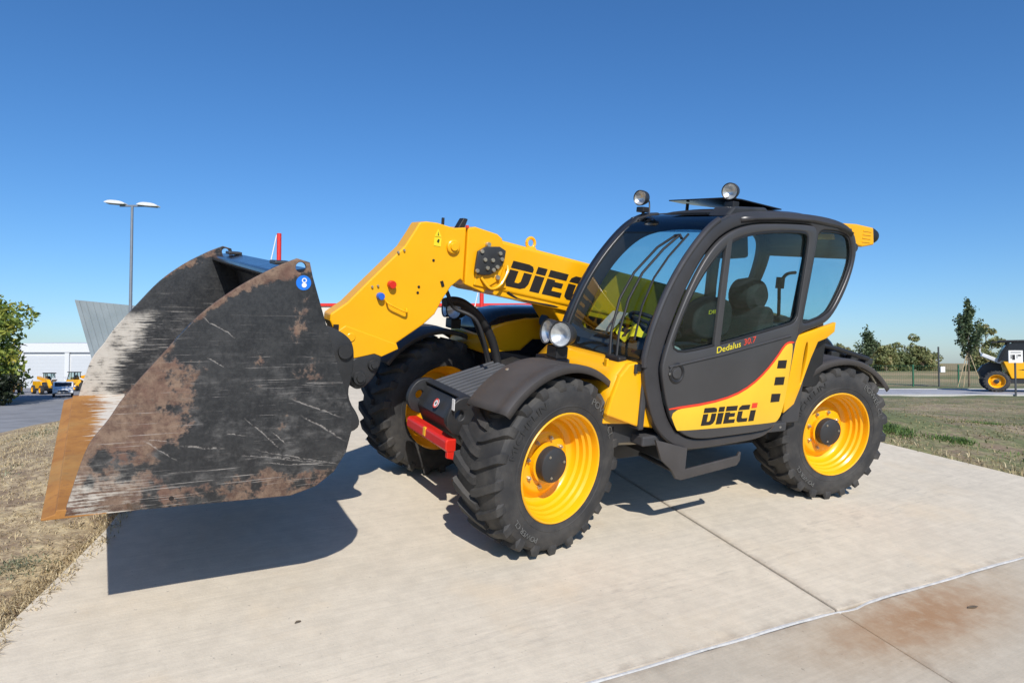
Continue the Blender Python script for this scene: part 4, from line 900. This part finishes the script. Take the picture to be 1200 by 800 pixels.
# right: road side, fence, young trees, hedgerow
young_tree('taller young tree tied to wooden stakes beside the distant yellow telehandler', (23.6, 35.3, 0), 4.5, .78, 95, 11, True)
young_tree('smaller young tree rising behind the dark rear mudguard', (20.6, 39.6, 0), 3.3, .70, 45, 12)
fence = thing('mesh_fence', 'green wire mesh fence along the far side of the road', 'fence', (0, 36.4, 0))
for k in range(16):
    x = 2.0 + 2.42 * k
    MB().box(x - .035, x + .035, -.03, .03, -.1, 1.16).build('post', 'fencegreen', fence, bevel=.004)
    m = MB()
    for z in (.12, .46, .80, 1.10): m.box(x + .035, x + 2.385, -.004, .004, z - .004, z + .004)
    for j in range(1, 24): m.box(x + .1 * j - .0025, x + .1 * j + .0025, .004, .008, .08, 1.14)
    m.build('mesh_panel', 'fencegreen', fence)
tp = thing('marker_post', 'tall dark post with a white box at the wire fence', 'post', (22.55, 36.1, 0))
MB().box(-.032, .032, -.03, .03, -.1, 2.1).build('post', 'darkrail', tp, bevel=.006); MB().box(.04, .28, -.10, .02, .75, 1.05).build('box', 'white_paint', tp, bevel=.01)
rg = np.random.default_rng(5)
for i in range(44):
    x = 38 + i * 2.3 + rg.uniform(-1, 1); y = 104 + rg.uniform(-4, 8); h = rg.uniform(2.6, 4.4)
    broad_tree('hedgerow_shrub', 'dense green shrub in the hedgerow beyond the dry meadow', (x, y, -.1), h, h * rg.uniform(.6, .8), 1900, .21, 'leaf_bush' if i % 3 else 'leaf_bush_dark', 40 + i, 'shrubs beyond the dry meadow', .04, 16)
broad_tree('field_tree', 'thin open-crowned tree standing above the hedgerow left of the tall post', (63.2, 108, 0), 5.6, 2.4, 700, .26, 'leaf_bush', 90, None, .45, 12)
broad_tree('field_tree', 'sparse rusty-leaved tree behind the staked young tree', (82, 118, 0), 8.0, 2.8, 900, .3, 'leaf_bush', 91, None, .4, 14)
broad_tree('field_tree', 'small round tree at the left end of the hedgerow by the mudguard', (52.5, 100, 0), 4.3, 2.3, 1600, .28, 'leaf_bush', 92, None, .15, 14)

# second telehandler, cut by the right edge of the picture
def small_machine(label, loc, rz, scale=1.0, group=None, detail=False, name='telehandler'):
    t = thing(name, label, 'telehandler', loc, rz, group); t.scale = (scale, scale, scale * (.92 if detail else 1)); q = .62 if detail else 0
    m = MB(); m.prism([(-1.9, .62), (.78, .62), (1.05, 1.42), (-1.9, 1.42), (-2.0, 1.2)] if detail else [(-1.9, .62), (1.35, .62), (1.35, .9), (.75, 1.42), (-1.9, 1.42), (-2.0, 1.2)], -.75, .75); m.build('body', 'yellow', t, bevel=.03)
    m = MB(); m.box(-2.0, 1.6, -.7, .7, .40, .63); m.build('underframe', 'frame', t, bevel=.02)
    m = MB(); m.prism(chaikin([(.62 + q, 1.38), (.55 + q, 1.75), (.25 + q, 2.28), (-.1, 2.34), (-.95, 2.32), (-1.0, 1.40)], 1), .02, .78); c_ = m.build('cab', 'blackgloss' if detail else 'glass', t, smooth=40)
    for x0, z0, x1, z1 in ((.60 + q, 1.38, .22 + q, 2.28), (-.25, 1.40, -.25, 2.32), (-.98, 1.40, -.95, 2.30)):
        for y in (.04, .77): MB().tube([(x0, y, z0), (x1, y, z1)], .045, 6).build('cab_pillar', 'black', t, smooth=1)
    MB().box(-1.1, .55 + q, -.05, .85, 2.28, 2.38).build('roof', 'black', t, bevel=.02)
    MB().box(.5 + q, .80 + q, .25, .65, 2.26, 2.33).build('roof_visor', 'black', t, bevel=.01)
    MB().prism(chaikin([(-.35, 1.4), (-.35, 1.62), (-.7, 2.0), (-.85, 1.98), (-.8, 1.4)], 1), .2, .6).build('seat', 'seatcloth', t, bevel=.02)
    m = MB(); m.prism([(-1.9, 1.62), (-1.9, 1.98), (.9, 1.68), (.9, 1.4)] if detail else [(-1.9, 1.62), (-1.9, 1.98), (1.5, 1.62), (2.3, .95), (2.25, .72), (1.45, 1.30)], -.36, -.02); m.build('boom', 'yellow', t, bevel=.02)
    m = MB(); m.prism([(1.08, 1.46), (1.75, 1.80), (1.80, 1.66), (1.14, 1.30)], .10, .62); m.build('bonnet', 'lamphead', t, bevel=.02)
    MB().tube([(1.74, .2, 1.7), (1.82, .2, 1.90), (1.80, .2, 2.02)], .03, 8).build('mirror_arm', 'lamphead', t, smooth=1)
    m = MB(); m.prism([(1.0, .6), (1.75, .55), (1.88, .95), (1.72, 1.22), (1.45, 1.36), (1.05, 1.3)], -.70, .05); m.build('front_frame', 'frame', t, bevel=.03)
    m = MB(); m.prism([(-.1, .95), (.55, 1.02), (-.1, 1.10)], .75, .756); m.build('side_decal', 'decal_black', t)
    for x in (1.30, -1.35):
        for y in (.78, -.78):
            w = bpy.data.objects.new('wheel', None); C.objects.link(w); w.parent = t; w.location = (x, y, .49)
            if y < 0: w.rotation_euler = (0, 0, math.pi)
            for nm, me in (('tyre', TY[y < 0]), ('rim', RIM), ('hub_cap', HUB)):
                o = bpy.data.objects.new(nm, me); C.objects.link(o); o.parent = w
    return t
small_machine('yellow telehandler parked on the road at the right edge behind a sign', (22.05, 29.0, .018), R(150), 1.0, None, True)
sg = thing('info_sign', 'white printed sign board on a dark post before the right-hand telehandler', 'sign', (19.15, 26.0, .0))
MB().box(-.03, .03, -.02, .02, -.1, 1.75).build('post', 'darkrail', sg, bevel=.004)
bd = MB().box(-.27, .27, -.045, -.02, 1.25, 1.72).build('board', 'white_paint', sg, bevel=.004)
for x0, x1, z0, z1 in ((-.14, -.03, 1.36, 1.56), (.03, .06, 1.42, 1.56), (.08, .20, 1.50, 1.56), (-.2, .2, 1.63, 1.66), (-.2, -.16, 1.40, 1.56)):
    MB().box(x0, x1, -.048, -.0455, z0, z1).build('print_block', 'decal_black', sg)

# ---- left: lower yard with warehouse, vehicles, tree, lamp
LZ = -2.24
simple('doorpanel', (.50, .52, .53), .6, vary=.03); simple('shedwhite', (.60, .61, .61), .6, vary=.03)
wh = thing('warehouse', 'long white warehouse with grey roller doors behind the yard', 'building', (-60, 96, LZ))
MB().box(-10, 44, 0, 22, 0, 5.0).build('wall', 'shedwhite', wh)
MB().prism([(-.35, 4.95), (-.35, 6.2), (11, 6.7), (22.3, 6.2), (22.3, 4.95)], -10.4, 44.4, axis=0).build('roof', 'shedwhite', wh, bevel=.03)
for k in range(8):
    x = -8.3 + 6.4 * k; d = MB().box(x, x + 5.6, -.12, -.003, 0, 4.5).build('roller_door', 'doorpanel', wh)
    for j in range(1, 9): MB().box(x + .02, x + 5.58, -.135, -.121, .5 * j - .02, .5 * j + .02).build('door_slat', 'doorpanel', d)
for k in range(9): MB().box(-9.1 + 6.4 * k, -8.5 + 6.4 * k, -.3, -.003, 0, 4.9).build('column', 'shedwhite', wh)

wg = thing('metal_clad_building', 'grey corrugated metal building with outward leaning end behind the bucket', 'building', (-24.7, 42, LZ))
Lh = 7.29
def wpt(u, v):  # u along the front, v height; the left end leans outward as it rises
    return (u - 1.7 * (v / Lh), -.9 * (v / Lh), v)
m = MB(); a = [wpt(0, 0), wpt(0, Lh), (14 - 1.7, -.9, Lh - 1.37), (14, 0, 0)]; b_ = [(p[0], p[1] + 7, p[2]) for p in a]
m.raw(a + b_, [(0, 1, 2, 3), (7, 6, 5, 4), (0, 4, 5, 1), (1, 5, 6, 2), (2, 6, 7, 3), (3, 7, 4, 0)]); m.build('wall', 'cladding', wg)
for k in range(34):
    u = .15 + .4 * k; t_ = (u) / 14; top = Lh - 1.37 * t_ - .05
    p0 = wpt(u, .02); p1 = (u - 1.7 * top / Lh, -.9 * top / Lh, top)
    MB().prism([(0, 0), (.10, 0), (.13, -.045), (-.03, -.045)], 0, 1, mp=lambda q, r_, w, p0=p0, p1=p1: (p0[0] + (p1[0] - p0[0]) * w + q, p0[1] + (p1[1] - p0[1]) * w + r_ - .004, p0[2] + (p1[2] - p0[2]) * w)).build('rib', 'cladding', wg)

hq = thing('cream_building', 'long cream building with thin red roof edge behind the telehandler', 'building', (0, 52, -.5))
MB().box(-16.5, 9, 0, 16, 0, 6.05).build('wall', 'cream', hq)
MB().box(-16.6, 9.1, -.12, 16.1, 6.05, 6.28).build('roof_edge', 'red', hq, bevel=.02)
for k in range(7):
    x = -15 + 3.3 * k; f_ = MB().box(x, x + 2.0, -.05, -.003, 1.2, 3.6).build('window_frame', 'darkrail', hq)
    MB().box(x + .1, x + 1.9, -.08, -.051, 1.3, 3.5).build('pane', 'blackgloss', f_)
for x, y, zt, lb in ((-15.6, 45.5, 9.9, 'tall red mast with white stay rising behind the bucket'), (-2.05, 46, 6.5, 'red mast seen under the yellow boom')):
    t = thing('red_mast', lb, 'mast', (x, y, -.6)); MB().tube([(0, 0, 0), (0, 0, zt + .6)], .15, 12).build('pole', 'red', t, smooth=1)
    MB().tube([(-.16, -.02, zt + .5), (-.75, 0, zt - 2.2), (-1.6, 0, zt - 5.5)], .035, 8).build('stay', 'white_paint', t, smooth=1)

lp_ = thing('street_lamp', 'double-headed grey lamp post standing behind the bucket', 'street lamp', (-16.8, 30, LZ))
MB().tube([(0, 0, 0), (0, 0, 5), (0, 0, 10.42)], [.085, .072, .055], 14).build('pole', 'lampgrey', lp_, smooth=1)
MB().box(-.55, .55, -.03, .03, 10.38, 10.46).build('arm', 'lampgrey', lp_, bevel=.01)
for s in (-1, 1):
    mm = Matrix.Translation((s * .72, 0, 10.50 - .05 * s)) @ Matrix.Rotation(R(5), 4, 'Y')
    m = MB(); m.prism(chaikin([(-.46, -.05), (-.46, .0), (-.25, .10), (.25, .09), (.46, .0), (.46, -.05)], 2), -.16, .16, mp=lambda u, v, w: mm @ Vector((u, w, v))); h_ = m.build('lamp_head', 'lamphead', lp_, bevel=.02)
    MB().prism([(-.36, -.07), (-.36, -.045), (.36, -.045), (.36, -.07)], -.12, .12, mp=lambda u, v, w: mm @ Vector((u, w, v))).build('lamp_glass', 'lampgrey', h_)

broad_tree('maple_tree', 'broad leafy green tree at the left edge beside the yard', (-47.0, 58, LZ), 9.9, 6.4, 17000, .24, 'leaf_maple', 21, None, .12, 64)
broad_tree('yard_shrub', 'dark shrub in the shade under the leafy tree', (-42.6, 56, LZ), 2.9, 2.2, 3200, .16, 'leaf_hedge', 22, None, .05, 18)
broad_tree('yard_shrub', 'low dark shrub at the left edge under the leafy tree', (-45.2, 55, LZ), 2.6, 2.4, 3200, .16, 'leaf_hedge', 23, None, .05, 18)

def car(label, loc, rz, body, group=None):
    t = thing('parked_car', label, 'car', loc, rz, group)
    b = MB().prism(chaikin([(-2.1, .32), (2.05, .32), (2.15, .55), (2.08, .86), (1.2, 1.0), (.55, 1.50), (-1.2, 1.54), (-1.95, 1.05), (-2.18, .95), (-2.2, .5)], 2), -.88, .88).build('body', body, t, smooth=50, bevel=.08, seg=3)
    MB().prism([(1.16, 1.03), (.60, 1.45), (.55, 1.45), (1.08, 1.0)], -.72, .72).build('windscreen', 'blackgloss', t).location = (.03, 0, .02)
    MB().box(2.10, 2.165, -.45, .45, .55, .70).build('grille', 'black', t, bevel=.02); MB().box(2.06, 2.16, -.70, .70, .36, .46).build('bumper_intake', 'black', t, bevel=.02)
    for s in (-1, 1):
        MB().box(1.98, 2.13, s * .66 - .15, s * .66 + .15, .68, .84).build('headlight', 'lamphead', t, bevel=.03)
        MB().box(.55, .75, s * .98 - .10, s * .98 + .10, 1.0, 1.14).build('mirror', body, t, bevel=.03)
        MB().prism([(-1.6, 1.08), (-1.05, 1.44), (.45, 1.42), (.95, 1.06)], s * .884, s * .89).build('side_window', 'blackgloss', t)
        for x in (1.35, -1.35):
            w = bpy.data.objects.new('wheel', None); C.objects.link(w); w.parent = t; w.location = (x, s * .80, .33)
            link('tyre', MB().lathe([(.20, .11), (.31, .10), (.33, .07), (.33, -.07), (.31, -.10), (.20, -.11)], 24).mesh(), 'black', w); link('rim', MB().lathe([(0, .06), (.19, .10), (.20, .11)], 20).mesh(), 'lamphead', w)
    return t
car('white car facing the camera in the yard below the warehouse', (-46.6, 71, LZ), R(-90 + 33), 'carwhite')
car('dark car parked in the shade under the left-hand tree', (-52, 66, LZ), R(-60), 'blackgloss')
for lb, x, y, rz in (('yellow telehandler left of the white car in the yard', -52.5, 77, -40), ('yellow telehandler at the far left of the yard beneath the tree', -57.5, 78, -70), ('yellow telehandler just right of the white car in the yard', -48.5, 80, 210), ('rearmost yellow telehandler in front of the warehouse doors', -54.8, 86, 150), ('yellow telehandler nearest the bucket edge in the yard', -44.4, 81, -60)):
    small_machine(lb, (x, y, LZ), R(rz), 1.0, 'machines parked in the yard')

# ------------------------------------------------------------------ grass and weeds
def tufts(name, label, mat, xy, n_per, h, spread, seed, wid=.006, lean=.5):
    rg = np.random.default_rng(seed); xy = np.repeat(np.asarray(xy), n_per, 0); n = len(xy)
    xy = xy + rg.normal(size=(n, 2)) * spread; dd = pad_dist(xy[:, 0], xy[:, 1]); ok = dd > -.06; xy = xy[ok]; n = len(xy)
    z = np.where(dd[ok] < 0, H(xy[:, 0], xy[:, 1]) + .142, H(xy[:, 0], xy[:, 1])); hh = h * rg.uniform(.4, 1.2, n); a = rg.uniform(0, 6.283, n); ln = rg.uniform(.1, 1, n) * lean
    base = np.stack([xy[:, 0], xy[:, 1], z - .01], -1); d = np.stack([np.cos(a), np.sin(a), 0 * a], -1); s_ = np.stack([-np.sin(a), np.cos(a), 0 * a], -1)
    up = np.array([0, 0, 1.])
    mid = base + d * (ln * hh * .4)[:, None] + up * (hh * .6)[:, None]; tip = base + d * (ln * hh * 1.3)[:, None] + up * (hh * (1 - .35 * ln))[:, None]
    w = (wid * rg.uniform(.6, 1.5, n))[:, None]
    v = np.stack([base - s_ * w, base + s_ * w, mid + s_ * w * .8, mid - s_ * w * .8, tip], 1).reshape(-1, 3); k = np.arange(n)[:, None] * 5
    f = np.concatenate([k + [0, 1, 2], k + [0, 2, 3], k + [3, 2, 4]], 0)
    return stuff(tag(tri_mesh(name, v, f, mat, None), label, 'grass'))
def scatter(n, x0, x1, y0, y1, seed, cond=None):
    rg = np.random.default_rng(seed); p = np.stack([rg.uniform(x0, x1, n), rg.uniform(y0, y1, n)], -1); d = pad_dist(p[:, 0], p[:, 1]); ok = d > -.02
    if cond is not None: ok &= cond(p, d, rg)
    return p[ok]
pl_ = scatter(42000, -9, -1.2, 1.8, 12.5, 1)
tufts('dry_grass', 'dry straw-coloured grass covering the mound left of the ramp', 'blade_dry', pl_, 5, .032, .045, 2, .0024, 1.8)
pr_ = scatter(20000, 2.5, 26, 4, 24, 3, lambda p, d, rg: rg.random(len(p)) < 1 / (1 + (p[:, 1] / 14) ** 2))
tufts('mown_grass', 'short mown grass patched brown and green right of the ramp', 'blade_mixed', pr_, 7, .04, .08, 4, .005, 1.3)
pf = scatter(9000, -3.4, -1.6, 2.0, 6.5, 8, lambda p, d, rg: (d < .10) & (rg.random(len(p)) < .9))
tufts('straw_fringe', 'straw creeping over the left edge of the ramp', 'blade_dry', pf, 8, .035, .035, 9, .0022, 2.0)
pe = scatter(2600, 3, 9, 3.5, 9, 5, lambda p, d, rg: d < .5)
tufts('edge_grass', 'dry grass fringe along the right edge of the ramp', 'blade_dry', pe, 5, .07, .05, 6, .004, 1.2)
for i, (x, y, n, sp, h, lb) in enumerate([(4.15, 7.6, 150, .16, .11, 'bright green weeds at the ramp edge beside the rear tyre'), (4.75, 7.35, 70, .10, .09, 'small green weed clump right of the weeds by the rear tyre'), (5.35, 6.6, 150, .20, .09, 'green weeds on bare soil at the ramp edge at right'), (6.6, 8.0, 90, .16, .08, 'green weed patch in the brown grass near the right edge'), (5.0, 5.55, 80, .12, .07, 'green weeds at the ramp edge at the far right'), (7.0, 10.2, 80, .15, .08, 'distant green weed patch below the sign')]):
    tufts('weeds', lb, 'blade_green', np.array([[x, y]]), n * 6, h * .75, sp, 30 + i, .0045, 1.6)
for i, (x, y, n, sp, h, lb) in enumerate([(-2.34, 3.25, 420, .07, .05, 'grey-green thistle at the left edge of the ramp'), (-3.6, 4.6, 260, .13, .06, 'grey-green weeds on the mound below the cutting edge'), (-4.3, 6.3, 300, .16, .07, 'green weeds on the mound left of the cutting edge'), (-3.1, 5.0, 160, .10, .05, 'small weed tuft under the bucket lip'), (-5.2, 7.0, 200, .2, .06, 'weeds on the crest of the mound at the left edge')]):
    tufts('weeds', lb, 'blade_thistle', np.array([[x, y]]), n, h * .6, sp, 50 + i, .0028, 1.9)
gl2 = np.stack([RNG.uniform(-34, -14, 9000), RNG.uniform(18, 36, 9000)], -1); gl2 = gl2[(gl2[:, 1] < 31.3 + np.maximum(gl2[:, 0] + 24.2, -40) * .2) | (gl2[:, 0] > -23.7)]
tufts('lawn', 'green lawn strip beside the yard road', 'blade_green', gl2, 2, .08, .05, 60, .012, .8)
# twigs and fallen leaves on the slab
rg = np.random.default_rng(77)
for i, (x, y, l, a, lb) in enumerate([(-.444, 2.221, .035, -.2, 'dark wood chip on the stained apron slab'), (2.62, 1.02, .015, .3, 'small dark twig lying on the slab below the bucket shadow')]):
    p = TM @ Vector((x, y, .004)); m = MB(); v = [(-l, 0, 0), (-l * .3, l * .28, .004), (l * .6, l * .2, .006), (l, 0, .002), (l * .4, -l * .22, .005), (-l * .4, -l * .2, .003)]
    m.raw([(q[0], q[1], q[2] + .004) for q in v] + [(q[0], q[1], q[2] - .002) for q in v], [tuple(range(6)), (11, 10, 9, 8, 7, 6)] + [(k, (k + 1) % 6, 6 + (k + 1) % 6, 6 + k) for k in range(6)])
    o = m.build('debris', 'bark', None); o.matrix_world = TM @ Matrix.Translation((x, y, .003)) @ Matrix.Rotation(a, 4, 'Z'); tag(o, lb, 'debris')
